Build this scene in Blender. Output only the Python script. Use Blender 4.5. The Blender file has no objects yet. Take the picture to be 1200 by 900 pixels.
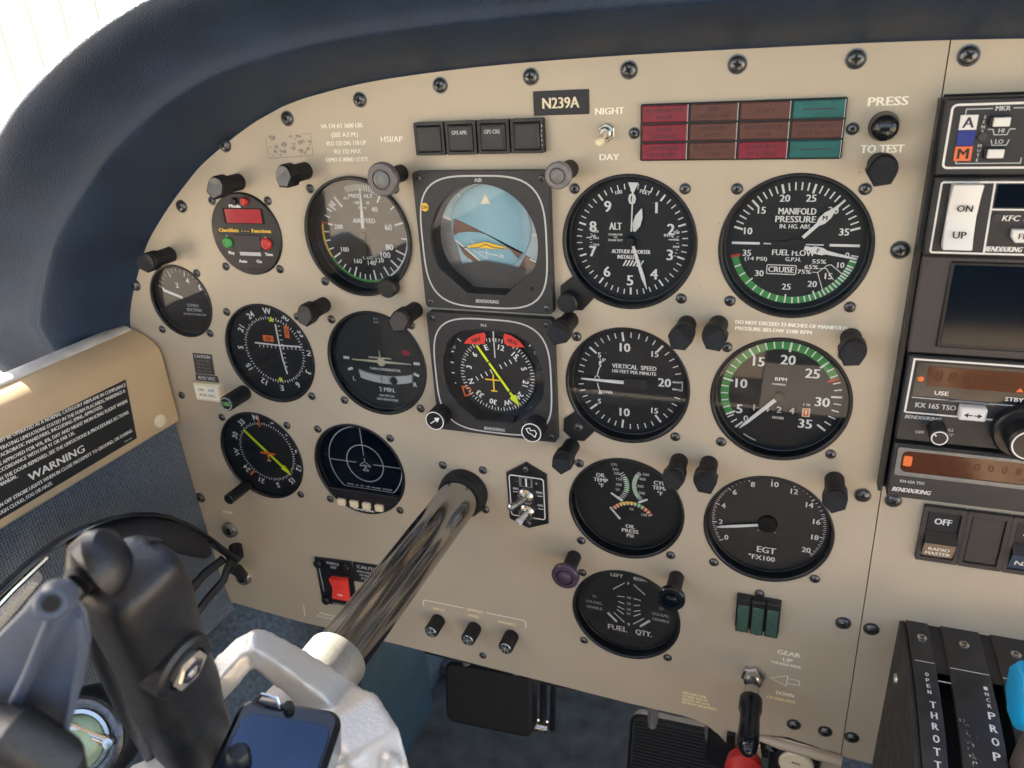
import bpy, bmesh, math, random
from mathutils import Vector, Matrix
random.seed(7)
R_ = math.radians
sc = bpy.context.scene
col = sc.collection

# ------------------------------------------------------------------ camera, world, sun, exposure
CAM_LOC = (89.7256, -426.6248, 104.3386)           # mm, panel face is the plane y = 0
CAM_ROT = (66.3329, 21.4238, -3.5498)
cd = bpy.data.cameras.new('camera'); cam = bpy.data.objects.new('camera', cd); col.objects.link(cam)
sc.camera = cam
CM = (Matrix.Rotation(R_(CAM_ROT[1]), 4, 'Z') @ Matrix.Rotation(R_(CAM_ROT[0]), 4, 'X') @ Matrix.Rotation(R_(CAM_ROT[2]), 4, 'Z'))
cam.matrix_world = Matrix.Translation(Vector(CAM_LOC) * .001) @ CM
cd.sensor_width = 36; cd.lens = 880.2167 / 1200 * 36
cd.clip_start = .01; cd.clip_end = 500
cd.dof.use_dof = True; cd.dof.focus_distance = .46; cd.dof.aperture_fstop = 15
SUN_DIR = Vector((-.80, .07, .58)).normalized()     # towards the sun
w = bpy.data.worlds.new('World'); sc.world = w; w.use_nodes = True
nt = w.node_tree; bg = nt.nodes['Background']
sky = nt.nodes.new('ShaderNodeTexSky'); sky.sky_type = 'NISHITA'; sky.sun_disc = False
sky.sun_elevation = math.asin(SUN_DIR.z); sky.sun_rotation = math.atan2(SUN_DIR.x, SUN_DIR.y)
sky.air_density = 1.0; sky.dust_density = 2.5
nt.links.new(sky.outputs[0], bg.inputs[0]); bg.inputs[1].default_value = .076
sd = bpy.data.lights.new('sun', 'SUN'); sd.energy = 4.6; sd.angle = R_(.5); sd.color = (1, .93, .82)
sun = bpy.data.objects.new('sun', sd); col.objects.link(sun)
sun.rotation_euler = SUN_DIR.to_track_quat('Z', 'Y').to_euler(); sun.location = SUN_DIR * 5
sc.view_settings.view_transform = 'Standard'; sc.view_settings.look = 'None'
sc.view_settings.exposure = 3.2; sc.view_settings.gamma = 1

# ------------------------------------------------------------------ where a line of sight meets a plane of the cockpit
C0 = Vector(CAM_LOC); M3 = CM.to_3x3(); FPX = 880.2167
def ray(px, py): return M3 @ Vector(((px - 600) / FPX, -(py - 450) / FPX, -1))
def P(px, py, d=0):
    v = ray(px, py); return C0 + v * ((-d - C0.y) / v.y)
def S(px, py, x):
    v = ray(px, py); return C0 + v * ((x - C0.x) / v.x)

# ------------------------------------------------------------------ materials
MATS = {}
def mat(name, rgb, rough=.5, metal=0, noise=0, nscale=300, bump=0, bscale=900, spec=.5, coat=0, tex='noise', rvar=0):
    m = bpy.data.materials.new(name); m.use_nodes = True; MATS[name] = m
    t = m.node_tree; b = t.nodes['Principled BSDF']
    b.inputs['Base Color'].default_value = (*rgb, 1); b.inputs['Roughness'].default_value = rough
    b.inputs['Metallic'].default_value = metal; b.inputs['Specular IOR Level'].default_value = spec
    if coat: b.inputs['Coat Weight'].default_value = coat; b.inputs['Coat Roughness'].default_value = .08
    tc = t.nodes.new('ShaderNodeTexCoord')
    g = t.nodes.new('ShaderNodeNewGeometry')
    if noise or rvar:
        n = t.nodes.new('ShaderNodeTexNoise'); n.inputs['Scale'].default_value = nscale; n.inputs['Detail'].default_value = 6
        t.links.new(g.outputs['Position'], n.inputs['Vector'])
        if noise:
            r = t.nodes.new('ShaderNodeMapRange'); r.inputs[1].default_value = .3; r.inputs[2].default_value = .7
            r.inputs[3].default_value = 1 - noise; r.inputs[4].default_value = 1 + noise
            t.links.new(n.outputs['Fac'], r.inputs[0])
            mx = t.nodes.new('ShaderNodeVectorMath'); mx.operation = 'SCALE'; mx.inputs[0].default_value = rgb
            t.links.new(r.outputs[0], mx.inputs['Scale']); t.links.new(mx.outputs[0], b.inputs['Base Color'])
        if rvar:
            r2 = t.nodes.new('ShaderNodeMapRange'); r2.inputs[1].default_value = .3; r2.inputs[2].default_value = .7
            r2.inputs[3].default_value = rough - rvar; r2.inputs[4].default_value = rough + rvar
            t.links.new(n.outputs['Fac'], r2.inputs[0]); t.links.new(r2.outputs[0], b.inputs['Roughness'])
    if bump:
        if tex == 'noise':
            n2 = t.nodes.new('ShaderNodeTexNoise'); n2.inputs['Detail'].default_value = 3; o = n2.outputs['Fac']
        else:
            n2 = t.nodes.new('ShaderNodeTexVoronoi'); o = n2.outputs['Distance']
        n2.inputs['Scale'].default_value = bscale
        t.links.new(g.outputs['Position'], n2.inputs['Vector'])
        bp = t.nodes.new('ShaderNodeBump'); bp.inputs['Strength'].default_value = bump; bp.inputs['Distance'].default_value = .0006
        t.links.new(o, bp.inputs['Height']); t.links.new(bp.outputs[0], b.inputs['Normal'])
    return m
mat('beige', (.49, .413, .308), .44, .12, .085, 10, .12, 2600, rvar=.08)
mat('trim_beige', (.58, .42, .25), .5, 0, .04, 30, .25, 1500)
mat('vinyl', (.014, .031, .064), .5, 0, .22, 25, .5, 1400, tex='voronoi', rvar=.08, spec=.36)
mat('black', (.008, .008, .010), .42, 0, .25, 120, .08, 2500, rvar=.08)
mat('hood_black', (.008, .008, .009), .5, 0, .2, 200, .1, 2500, spec=.3)
mat('black_gloss', (.008, .009, .012), .16, 0, rvar=.05, nscale=80)
mat('black_worn', (.020, .019, .019), .5, 0, .3, 90, .2, 1800, rvar=.1)
mat('face_grey', (.028, .027, .028), .5, 0, .12, 150, .1, 2600)
mat('dial', (.007, .008, .010), .6, 0, .15, 200)
mat('dial_grey', (.020, .021, .022), .65, 0, .15, 200)
mat('white', (.88, .87, .84), .6)
mat('cream', (.78, .68, .47), .45, 0, .05, 120)
mat('dim_white', (.52, .52, .50), .6)
mat('letter', (.93, .88, .72), .55)
mat('letter_yellow', (.90, .78, .42), .55, 0, .15, 900)
mat('green', (.05, .32, .07), .5)
mat('pale_green', (.16, .45, .18), .5)
mat('yellow', (.85, .52, .03), .45)
mat('lime', (.72, .85, .02), .45)
mat('red', (.55, .03, .025), .4)
mat('orange', (.80, .16, .03), .45)
mat('flag_red', (.85, .05, .03), .5)
mat('screw_black', (.13, .13, .135), .3, .85, .3, 400)
mat('void', (.003, .003, .003), .8)
mat('steel', (.55, .53, .50), .24, 1, .1, 200, rvar=.08)
mat('chrome', (.37, .365, .36), .15, 1, rvar=.03, nscale=40)
mat('cast', (.60, .58, .54), .42, .5, .03, 40, .35, 700, rvar=.08)
mat('collar_metal', (.36, .34, .30), .42, .55, .15, 90, .3, 500)
mat('lens_grey', (.17, .165, .16), .3, 0, .15, 300)
mat('lens_purple', (.07, .045, .075), .25)
mat('lens_mauve', (.11, .095, .105), .3, 0, .1, 400)
mat('lamp_red', (.21, .022, .038), .28, 0, .15, 200)
mat('lamp_amber', (.115, .048, .036), .28, 0, .15, 200)
mat('lamp_green', (.025, .125, .115), .28, 0, .15, 200)
mat('lamp_text', (.062, .02, .022), .4)
mat('gear_green', (.035, .085, .062), .4, 0, .2, 400)
mat('screen', (.003, .006, .012), .09, spec=.22)
mat('mirror_face', (.028, .045, .075), .07, .8, .2, 40)
mat('hangar_seam', (.36, .35, .33), .7)
mat('amber_glass', (.075, .019, .006), .1, spec=.25)
mat('amber_seg', (.055, .014, .005), .2, spec=.2)
mat('amber_dot', (.75, .16, .03), .4)
mat('sky_blue', (.24, .43, .51), .45, 0, .08, 60)
mat('sky_pale', (.36, .48, .51), .45, 0, .06, 60)
mat('ground_brown', (.16, .085, .06), .5, 0, .1, 100)
mat('mask_grey', (.05, .05, .05), .5)
mat('window_red', (.42, .03, .045), .15)
mat('blue', (.0, .30, .60), .42, coat=.15)
mat('badge_blue', (.02, .03, .22), .4)
mat('badge_orange', (.75, .16, .05), .4)
mat('button_white', (.72, .70, .66), .4)
mat('brown_panel', (.050, .040, .036), .6, 0, .12, 500, .2, 2500)
mat('switch_tan', (.30, .20, .13), .5, 0, .25, 700)
mat('cloth_blue', (.055, .072, .098), .95, 0, .25, 60, .0)
mat('carpet', (.085, .105, .125), 1, 0, .35, 260, 1, 1300, spec=.1)
mat('floor_carpet', (.066, .074, .075), 1, 0, .3, 40, .8, 900, spec=.1)
mat('teal_wall', (.02, .05, .07), .8, 0, .2, 40)
mat('rubber', (.005, .005, .006), .65, 0, .2, 100)
mat('arm_black', (.011, .012, .015), .38, 0, .15, 120, .35, 1500, rvar=.06)
mat('bracket_blue', (.060, .078, .118), .4, 0, .12, 60, .15, 1600)
mat('foam', (.014, .014, .016), .85, 0, .2, 400, .6, 900)
mat('mesh_grey', (.58, .54, .48), .9, 0, .3, 900, 1, 1100)
mat('cup_green', (.28, .38, .26), .25, 0, .3, 60)
mat('placard_black', (.012, .013, .016), .5)
mat('residue', (.30, .27, .22), .8, 0, .35, 350)
mat('bounce_tan', (.74, .56, .38), .7, 0, .1, 20)  # for the unseen bounce blocks
mat('shell_grey', (.42, .38, .33), .9, 0, .1, 20)  # for the unseen shell that shapes the light
mat('hangar_white', (.88, .87, .84), .7)
mat('concrete', (.50, .415, .31), .9, 0, .12, 3)
mat('ledge', (.78, .74, .68), .35, .1, .15, 60)
def glass(name, rough=.02, tint=(1, 1, 1), ior=1.34):
    m = bpy.data.materials.new(name); m.use_nodes = True; MATS[name] = m
    t = m.node_tree; t.nodes.remove(t.nodes['Principled BSDF']); out = t.nodes['Material Output']
    tr = t.nodes.new('ShaderNodeBsdfTransparent'); tr.inputs[0].default_value = (*tint, 1)
    gl = t.nodes.new('ShaderNodeBsdfGlossy'); gl.inputs['Roughness'].default_value = rough
    fr = t.nodes.new('ShaderNodeFresnel'); fr.inputs[0].default_value = ior
    mx = t.nodes.new('ShaderNodeMixShader')
    t.links.new(fr.outputs[0], mx.inputs[0]); t.links.new(tr.outputs[0], mx.inputs[1]); t.links.new(gl.outputs[0], mx.inputs[2])
    t.links.new(mx.outputs[0], out.inputs[0])
glass('glass'); glass('glass_uncoated', .03, ior=1.58)
# woven side-wall cloth
def weave(m):
    t = m.node_tree; b = t.nodes['Principled BSDF']; g = t.nodes.new('ShaderNodeNewGeometry')
    fs = []
    for ax in ('Y', 'Z'):
        wv = t.nodes.new('ShaderNodeTexWave'); wv.bands_direction = ax; wv.inputs['Scale'].default_value = 140; wv.inputs['Distortion'].default_value = 1.2
        wv.inputs['Detail Scale'].default_value = 300; wv.inputs['Detail'].default_value = 2
        t.links.new(g.outputs['Position'], wv.inputs['Vector']); fs.append(wv.outputs['Fac'])
    mu = t.nodes.new('ShaderNodeMath'); mu.operation = 'MULTIPLY'; t.links.new(fs[0], mu.inputs[0]); t.links.new(fs[1], mu.inputs[1])
    n = t.nodes.new('ShaderNodeTexNoise'); n.inputs['Scale'].default_value = 500; t.links.new(g.outputs['Position'], n.inputs['Vector'])
    ad = t.nodes.new('ShaderNodeMath'); ad.operation = 'MULTIPLY_ADD'; t.links.new(n.outputs['Fac'], ad.inputs[0]); ad.inputs[1].default_value = .8
    t.links.new(mu.outputs[0], ad.inputs[2])
    cr = t.nodes.new('ShaderNodeValToRGB'); e = cr.color_ramp.elements
    e[0].position = .3; e[0].color = (.06, .078, .10, 1); e[1].position = 1; e[1].color = (.22, .25, .285, 1)
    t.links.new(ad.outputs[0], cr.inputs[0]); t.links.new(cr.outputs[0], b.inputs['Base Color'])
    bp = t.nodes.new('ShaderNodeBump'); bp.inputs['Strength'].default_value = .8; bp.inputs['Distance'].default_value = .001
    t.links.new(ad.outputs[0], bp.inputs['Height']); t.links.new(bp.outputs[0], b.inputs['Normal'])
weave(MATS['cloth_blue'])

# ------------------------------------------------------------------ geometry helpers (all in millimetres)
class Fr:
    """a local frame: u right, v up, w towards the viewer"""
    def __init__(s, o=(0, 0, 0), U=(1, 0, 0), V=(0, 0, 1)):
        s.o = Vector(o); s.U = Vector(U).normalized(); V = Vector(V); s.N = s.U.cross(V).normalized(); s.V = s.N.cross(s.U)
    def __call__(s, u, v, w): return s.o + s.U * u + s.V * v + s.N * w
def pf(x, z, rot=0):
    a = R_(rot); return Fr((x, 0, z), (math.cos(a), 0, math.sin(a)), (-math.sin(a), 0, math.cos(a)))
PANEL = pf(0, 0)
def pol(ang, r): a = R_(ang); return (r * math.sin(a), r * math.cos(a))     # clockwise from 12 o'clock
def rrect(u0, u1, v0, v1, r=1, n=4):
    o = []
    for cu, cv, a0 in ((u1 - r, v1 - r, 0), (u0 + r, v1 - r, 90), (u0 + r, v0 + r, 180), (u1 - r, v0 + r, 270)):
        for i in range(n + 1): a = R_(a0 + 90 * i / n); o.append((cu + r * math.cos(a), cv + r * math.sin(a)))
    return o
def circ(cu, cv, r, n=48): return [(cu + r * math.cos(2 * math.pi * i / n), cv + r * math.sin(2 * math.pi * i / n)) for i in range(n)]
def inset(o, d):
    n = len(o); res = []
    A = sum(o[i][0] * o[(i + 1) % n][1] - o[(i + 1) % n][0] * o[i][1] for i in range(n)); sg = 1 if A > 0 else -1
    for i in range(n):
        p0, p1, p2 = Vector(o[i - 1]), Vector(o[i]), Vector(o[(i + 1) % n])
        e1 = p1 - p0; e2 = p2 - p1
        if e1.length < 1e-6: e1 = e2
        if e2.length < 1e-6: e2 = e1
        e1 = e1.normalized(); e2 = e2.normalized()
        n1 = Vector((-e1.y, e1.x)) * sg; n2 = Vector((-e2.y, e2.x)) * sg; m = (n1 + n2)
        m = m / max(m.length_squared / 2, .3) if m.length > 1e-6 else n1
        q = p1 + m * d; res.append((q.x, q.y))
    return res
_txt = {}
def txt_mesh(s):
    if s in _txt: return _txt[s]
    c = bpy.data.curves.new('t', 'FONT'); c.body = s; c.resolution_u = 2; c.fill_mode = 'FRONT'
    o = bpy.data.objects.new('t', c); me = o.to_mesh()
    vs = [(v.co.x, v.co.y) for v in me.vertices]; fs = [tuple(p.vertices) for p in me.polygons]
    o.to_mesh_clear(); bpy.data.objects.remove(o); bpy.data.curves.remove(c)
    _txt[s] = (vs, fs); return vs, fs
H_CAP = max(v[1] for v in txt_mesh('H')[0])
class MB:
    def __init__(s, fr=PANEL): s.v = []; s.f = []; s.m = []; s.names = []; s.fr = fr
    def slot(s, n):
        if n not in s.names: s.names.append(n)
        return s.names.index(n)
    def add(s, vs, fs, m, raw=False):
        b = len(s.v); s.v += [Vector(v) if raw else s.fr(*v) for v in vs]; k = s.slot(m)
        for f in fs: s.f.append([b + i for i in f]); s.m.append(k)
        return s
    def lathe(s, prof, m, cu=0, cv=0, n=48, squash=1):
        vs = []; fs = []; rows = []
        for r, w_ in prof:
            if r < 1e-6: rows.append([len(vs)]); vs.append((cu, cv, w_))
            else:
                rows.append(list(range(len(vs), len(vs) + n)))
                vs += [(cu + r * math.cos(2 * math.pi * i / n), cv + squash * r * math.sin(2 * math.pi * i / n), w_) for i in range(n)]
        for a, b in zip(rows, rows[1:]):
            for i in range(n):
                j = (i + 1) % n
                if len(a) == 1 and len(b) == 1: continue
                if len(a) == 1: fs.append((a[0], b[i], b[j]))
                elif len(b) == 1: fs.append((a[i], a[j], b[0]))
                else: fs.append((a[i], a[j], b[j], b[i]))
        return s.add(vs, fs, m)
    def prism(s, o, w0, w1, m, ch=0, back=True, taper=0, slope=None, mtop=None):
        n = len(o); rows = [(o, w0)]
        if taper: o2 = inset(o, taper)
        else: o2 = o
        if ch: rows += [(o2, w1 - ch), (inset(o2, ch), w1)]
        else: rows += [(o2, w1)]
        vs = []; fs = []
        for oo, ww in rows: vs += [(a, b, ww + (slope(a, b) if slope and ww > w0 else 0)) for a, b in oo]
        for k in range(len(rows) - 1):
            for i in range(n):
                j = (i + 1) % n; fs.append((k * n + i, k * n + j, k * n + n + j, k * n + n + i))
        if back: fs.append(tuple(range(n - 1, -1, -1)))
        top = tuple(range((len(rows) - 1) * n, len(rows) * n))
        if mtop:
            s.add(vs, fs, m); return s.add([vs[i] for i in top], [tuple(range(n))], mtop)
        return s.add(vs, fs + [top], m)
    def box(s, u0, u1, v0, v1, w0, w1, m, ch=0): return s.prism([(u0, v0), (u1, v0), (u1, v1), (u0, v1)], w0, w1, m, ch)
    def flat(s, o, w_, m): return s.add([(a, b, w_) for a, b in o], [tuple(range(len(o)))], m)
    def rect(s, u, v, du, dv, w_, m, rot=0):
        c, k = math.cos(R_(rot)), math.sin(R_(rot))
        return s.flat([(u + a * c - b * k, v + a * k + b * c) for a, b in ((-du / 2, -dv / 2), (du / 2, -dv / 2), (du / 2, dv / 2), (-du / 2, dv / 2))], w_, m)
    def line(s, pts, wd, w_, m, closed=False):
        n = len(pts); vs = []; fs = []
        for i in range(n):
            p = Vector(pts[i]); a = Vector(pts[i - 1]) if (i or closed) else None; b = Vector(pts[(i + 1) % n]) if (i < n - 1 or closed) else None
            d1 = (p - a).normalized() if a is not None else None; d2 = (b - p).normalized() if b is not None else None
            d1 = d1 or d2; d2 = d2 or d1
            nn = Vector((-(d1 + d2).y, (d1 + d2).x)); nn = nn.normalized() if nn.length > 1e-6 else Vector((-d1.y, d1.x))
            k = wd / 2 / max(.4, nn.dot(Vector((-d1.y, d1.x)))); q = p + nn * k; r = p - nn * k
            vs += [(q.x, q.y, w_), (r.x, r.y, w_)]
        for i in range(n if closed else n - 1): j = (i + 1) % n; fs.append((2 * i, 2 * i + 1, 2 * j + 1, 2 * j))
        return s.add(vs, fs, m)
    def arc(s, r0, r1, a0, a1, w_, m, cu=0, cv=0):
        n = max(3, int(abs(a1 - a0) / 4)); vs = []
        for i in range(n + 1):
            a = a0 + (a1 - a0) * i / n
            for r in (r0, r1): x, y = pol(a, r); vs.append((cu + x, cv + y, w_))
        return s.add(vs, [(2 * i, 2 * i + 2, 2 * i + 3, 2 * i + 1) for i in range(n)], m)
    def tick(s, ang, r0, r1, wd, w_, m='white', cu=0, cv=0):
        a = pol(ang, r0); b = pol(ang, r1); return s.line([(a[0] + cu, a[1] + cv), (b[0] + cu, b[1] + cv)], wd, w_, m)
    def ticks(s, a0, a1, n, r0, r1, wd, w_, m='white', cu=0, cv=0):
        for i in range(n + 1): s.tick(a0 + (a1 - a0) * i / n, r0, r1, wd, w_, m, cu, cv)
        return s
    def text(s, t, u, v, h, w_, m='white', width=None, rot=0, al='c', shear=0, bold=0):
        bold = max(bold, h * .045)
        vs, fs = txt_mesh(t)
        x0 = min(a for a, b in vs); x1 = max(a for a, b in vs); k = h / H_CAP
        kx = k if width is None else width / (x1 - x0)
        ref = {'c': (x0 + x1) / 2, 'l': x0, 'r': x1}[al]; c, si = math.cos(R_(rot)), math.sin(R_(rot)); out = []
        for a, b in vs:
            x = (a - ref) * kx + shear * b * k; y = b * k - h / 2; out.append((u + x * c - y * si, v + x * si + y * c, w_))
        s.add(out, fs, m)
        if bold: s.add([(a + bold, b, c2 + .01) for a, b, c2 in out], fs, m); s.add([(a - bold, b, c2 + .02) for a, b, c2 in out], fs, m)
        return s
    def tube(s, pts, rad, m, n=16, caps=True, raw=False, flat=1, up=None, ph=0):
        P_ = [Vector(p) for p in pts]; k = len(P_); rad = rad if isinstance(rad, (list, tuple)) else [rad] * k; vs = []; fs = []
        t0 = (P_[1] - P_[0]).normalized(); ref = Vector(up) if up else (Vector((0, 0, 1)) if abs(t0.z) < .9 else Vector((1, 0, 0)))
        nx = (ref - t0 * ref.dot(t0)).normalized()
        for i in range(k):
            t = (P_[min(i + 1, k - 1)] - P_[max(i - 1, 0)]).normalized()
            nx = (nx - t * nx.dot(t)).normalized(); ny = t.cross(nx)
            for j in range(n):
                a = 2 * math.pi * j / n + ph; vs.append(P_[i] + (nx * math.cos(a) * flat + ny * math.sin(a)) * rad[i])
        for i in range(k - 1):
            for j in range(n): q = (j + 1) % n; fs.append((i * n + j, i * n + q, i * n + n + q, i * n + n + j))
        if caps: fs += [tuple(range(n - 1, -1, -1)), tuple(range((k - 1) * n, k * n))]
        return s.add([tuple(v) for v in vs], fs, m, raw)
    def plate(s, outer, holes, w0, w1, m):
        c = bpy.data.curves.new('p', 'CURVE'); c.dimensions = '2D'; c.fill_mode = 'BOTH'; c.extrude = (w1 - w0) / 2
        for o in [outer] + holes:
            sp = c.splines.new('POLY'); sp.points.add(len(o) - 1); sp.use_cyclic_u = True
            for p, q in zip(sp.points, o): p.co = (q[0], q[1], 0, 1)
        ob = bpy.data.objects.new('p', c); me = ob.to_mesh(); mid = (w0 + w1) / 2
        s.add([(v.co.x, v.co.y, v.co.z + mid) for v in me.vertices], [tuple(p.vertices) for p in me.polygons], m)
        ob.to_mesh_clear(); bpy.data.objects.remove(ob); bpy.data.curves.remove(c); return s
    def build(s, name, parent=None, bevel=0, seg=2, sharp=35, sub=0, remesh=0):
        c = sum(s.v, Vector()) / len(s.v)
        if parent is None: c = s.fr.o.copy() if s.fr is not PANEL else c
        me = bpy.data.meshes.new(name)
        bm = bmesh.new(); bv = [bm.verts.new((v - c) * .001) for v in s.v]
        for f, k in zip(s.f, s.m):
            try: fa = bm.faces.new([bv[i] for i in f]); fa.material_index = k; fa.smooth = True
            except ValueError: pass
        if bevel or sub or remesh:
            bmesh.ops.remove_doubles(bm, verts=bm.verts, dist=1e-6); bmesh.ops.recalc_face_normals(bm, faces=bm.faces)
        if bevel:
            ed = [e for e in bm.edges if len(e.link_faces) == 2 and e.calc_face_angle(0) > R_(30)]
            bmesh.ops.bevel(bm, geom=ed, offset=bevel * .001, segments=seg, affect='EDGES', profile=.5, clamp_overlap=True)
            for fa in bm.faces: fa.smooth = True
        bm.to_mesh(me); bm.free(); me.set_sharp_from_angle(angle=R_(sharp))
        for n in s.names: me.materials.append(MATS[n])
        o = bpy.data.objects.new(name, me); col.objects.link(o)
        if remesh or sub:
            if remesh:
                md = o.modifiers.new('r', 'REMESH'); md.mode = 'VOXEL'; md.voxel_size = remesh * .001; md.use_smooth_shade = True
                sm = o.modifiers.new('s', 'SMOOTH'); sm.iterations = 6; sm.factor = .5
            if sub: md = o.modifiers.new('u', 'SUBSURF'); md.levels = md.render_levels = sub
            bpy.context.view_layer.update()
            me2 = bpy.data.meshes.new_from_object(o.evaluated_get(bpy.context.evaluated_depsgraph_get())); o.modifiers.clear(); o.data = me2; me2.name = name
            if not me2.materials:
                for n in s.names: me2.materials.append(MATS[n])
            for p in me2.polygons: p.use_smooth = True
        o.location = c * .001 - (Vector(parent['_w']) if parent else Vector()); o['_w'] = list(c * .001)
        if parent: o.parent = parent
        return o
def tag(o, label, cat, group=None, kind=None):
    if label: o['label'] = label
    if cat: o['category'] = cat
    if group: o['group'] = group
    if kind: o['kind'] = kind
    return o
def thing(name, label, cat, o, group=None):
    e = bpy.data.objects.new(name, None); col.objects.link(e); e.empty_display_size = .01
    e.location = Vector(o) * .001; e['_w'] = list(e.location); return tag(e, label, cat, group)
def copy_tree(o, parent=None):
    c = o.copy(); col.objects.link(c)
    if parent: c.parent = parent
    for ch in list(o.children): copy_tree(ch, c)
    return c
# Phillips screws share one mesh per size
def screw_src(r):
    b = MB(); b.lathe([(r * 1.18, 0), (r * 1.18, .35), (r, .4), (r, r * .22), (r * .86, r * .42), (r * .55, r * .56), (0, r * .6)], 'screw_black', n=20)
    t = r * .5 + .35
    for a in (0, 90): b.rect(0, 0, r * 1.05, r * .2, t + a * .001, 'void', a)
    b.lathe([(r * .3, t + .02), (r * .16, t + .1), (0, t + .1)], 'void', n=12)
    o = b.build('screw'); me = o.data; off = o.location.copy()
    for v in me.vertices: v.co += off
    bpy.data.objects.remove(o); return me
SCREW = {k: screw_src(r) for k, r in (('s', 2.7), ('p', 4.1), ('t', 1.9))}
def screw(parent, x, z, k='s', y=0):
    o = bpy.data.objects.new('screw', SCREW[k]); col.objects.link(o)
    o.location = Vector((x, y, z)) * .001 - Vector(parent['_w']); o.rotation_euler = (0, random.uniform(0, 3), 0); o.parent = parent
    return o
def sq(parent, cx, cz, cs='ul ur ll lr', h=31.4, k='s'):
    for c in cs.split(): screw(parent, cx + (h if c[1] == 'r' else -h), cz + (h if c[0] == 'u' else -h), k)

# ------------------------------------------------------------------ setting outside and an unseen shell added to shade and bounce light
g = MB(Fr((0, 0, -1650), (1, 0, 0), (0, 1, 0))); g.flat([(-60000, -60000), (60000, -60000), (60000, 60000), (-60000, 60000)], 0, 'concrete')
tag(g.build('ground'), None, None, kind='structure')
h = MB(Fr((-4500, 8000, -1650), (1, 0, 0)))
h.box(-9000, 9000, 0, 7000, -400, 0, 'hangar_white')
for i in range(31): h.box(-9000 + i * 600 - 30, -9000 + i * 600 + 30, 0, 7000, 0, 40, 'hangar_seam')
tag(h.build('hangar'), 'bright white ribbed hangar wall seen outside beyond the windscreen', 'hangar')
b = MB()
def slab(x0, x1, y0, y1, z0, z1, m):
    vs = [(x, y, z) for x in (x0, x1) for y in (y0, y1) for z in (z0, z1)]; b.add(vs, [(0, 1, 3, 2), (4, 6, 7, 5), (0, 4, 5, 1), (2, 3, 7, 6), (0, 2, 6, 4), (1, 5, 7, 3)], m, True)
slab(-440, 780, -980, -190, 430, 445, 'shell_grey')
slab(-440, -422, -1000, -520, -600, -130, 'shell_grey')
for x0, x1 in ((-440, -424), (764, 780)): slab(x0, x1, -760, -640, -85, 430, 'shell_grey'); slab(x0, x1, -980, -190, 330, 430, 'shell_grey')
slab(-440, -425, -520, 482, -600, -130, 'shell_grey')
slab(-350, 60, -1000, -800, -470, -420, 'bounce_tan'); slab(340, 1000, -1000, -350, -430, -370, 'bounce_tan'); slab(-350, 720, -1060, -1000, -470, 60, 'teal_wall')  # unseen tan blocks bounce warm light onto the panel, dark slab darkens reflections
slab(-440, -424, -330, -168, -85, 430, 'shell_grey')  # unseen post added to keep the sun off the yoke
tag(b.build('unseen_light_shell'), None, None, kind='structure')
f = MB(Fr((0, 0, -600), (1, 0, 0), (0, 1, 0))); f.box(-440, 780, -1060, 480, -12, 0, 'floor_carpet'); tag(f.build('floor'), None, None, kind='structure')

# ------------------------------------------------------------------ the instrument panel plates
GA = {'alt': (0, 0), 'mp': (90.3, 0), 'tach': (90.3, -91), 'vsi': (-.7, -91), 'egt': (90.4, -182), 'oil': (-1, -182), 'fuel': (-.7, -272.7),
      'asi': (-180, -.4), 'tc': (-179.8, -91), 'cdi': (-271, -90.8), 'adf': (-299.2, -181.8), 'ss': (-208.2, -181.4)}
EDGE = [(-404, -82), (-399, -66), (-389, -47), (-376.5, -28), (-364.1, -10.5), (-350, 4), (-331.6, 20.5), (-312, 36), (-293, 49.5), (-252.3, 71), (-216, 84.5), (-165, 93.6), (-107.8, 98.3), (-55.8, 100.3), (1.2, 101), (53.1, 100.8), (108.2, 100.3), (149.2, 99.4)]
out = EDGE + [(149.4, 60), (153, -360.2), (128, -356), (118, -354.5), (106, -357), (97, -364), (90, -376), (78, -377), (70, -368), (62, -362), (52, -358.5), (43, -357.4), (4.5, -357.6), (-194, -352), (-298, -351.6), (-372.3, -347), (-380, -249), (-402, -151)]
b = MB(); b.plate(out, [circ(x, z, 39.3, 64) for x, z in GA.values()] + [circ(-343.8, -53.6, 28.6), circ(-269.6, -.4, 29.2), circ(-89.5, 0, 37), circ(-89.8, -90, 37), circ(-12.3, 61.9, 2), circ(-120, -183, 15)], -2, 0, 'beige')
panel = tag(b.build('instrument_panel', sharp=20), 'beige metal instrument panel crowded with round black dials, left of the seam', 'instrument panel')
for p in [(-272.9, 59.6), (-219.9, 74.9), (-165.3, 84.2), (-110.8, 90.1), (-55.1, 92.3), (-.1, 93.2), (55.2, 93.3), (110.2, 92.9), (-321.9, 18.3), (141.9, .5), (141.9, -147.5), (141.9, -244.4), (120.3, -341.3), (141, -341), (-384.9, -42.5), (-375.5, -233.7)]:
    screw(panel, *p, 'p')
for p in [(-117.8, -342.5), (-366.9, -134.5)]: screw(panel, *p, 's')
b = MB(); L = 'letter'; W0 = .06
for i, (s_, x, z, wd) in enumerate([('VA 134 AT 3600 LBS', -181, 69.6, 30), ('(SEE A.F.M.)', -179.5, 64.3, 19), ('VLO 132 DN. 110 UP', -179.5, 59.2, 29), ('VLE 132 MAX', -179.5, 54.2, 20), ('DEMO X-WIND 17 KTS', -180.5, 49.2, 31)]):
    b.text(s_, x, z, 2.6, W0, L, wd, bold=.14)
b.text('HSI/AP', -146.7, 60.9, 3.4, W0, L, 15)
b.text('NIGHT', -10.6, 73, 3.4, W0, L, 16, bold=.18); b.text('DAY', -10.9, 48.7, 3.4, W0, L, 11, bold=.18)
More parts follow.
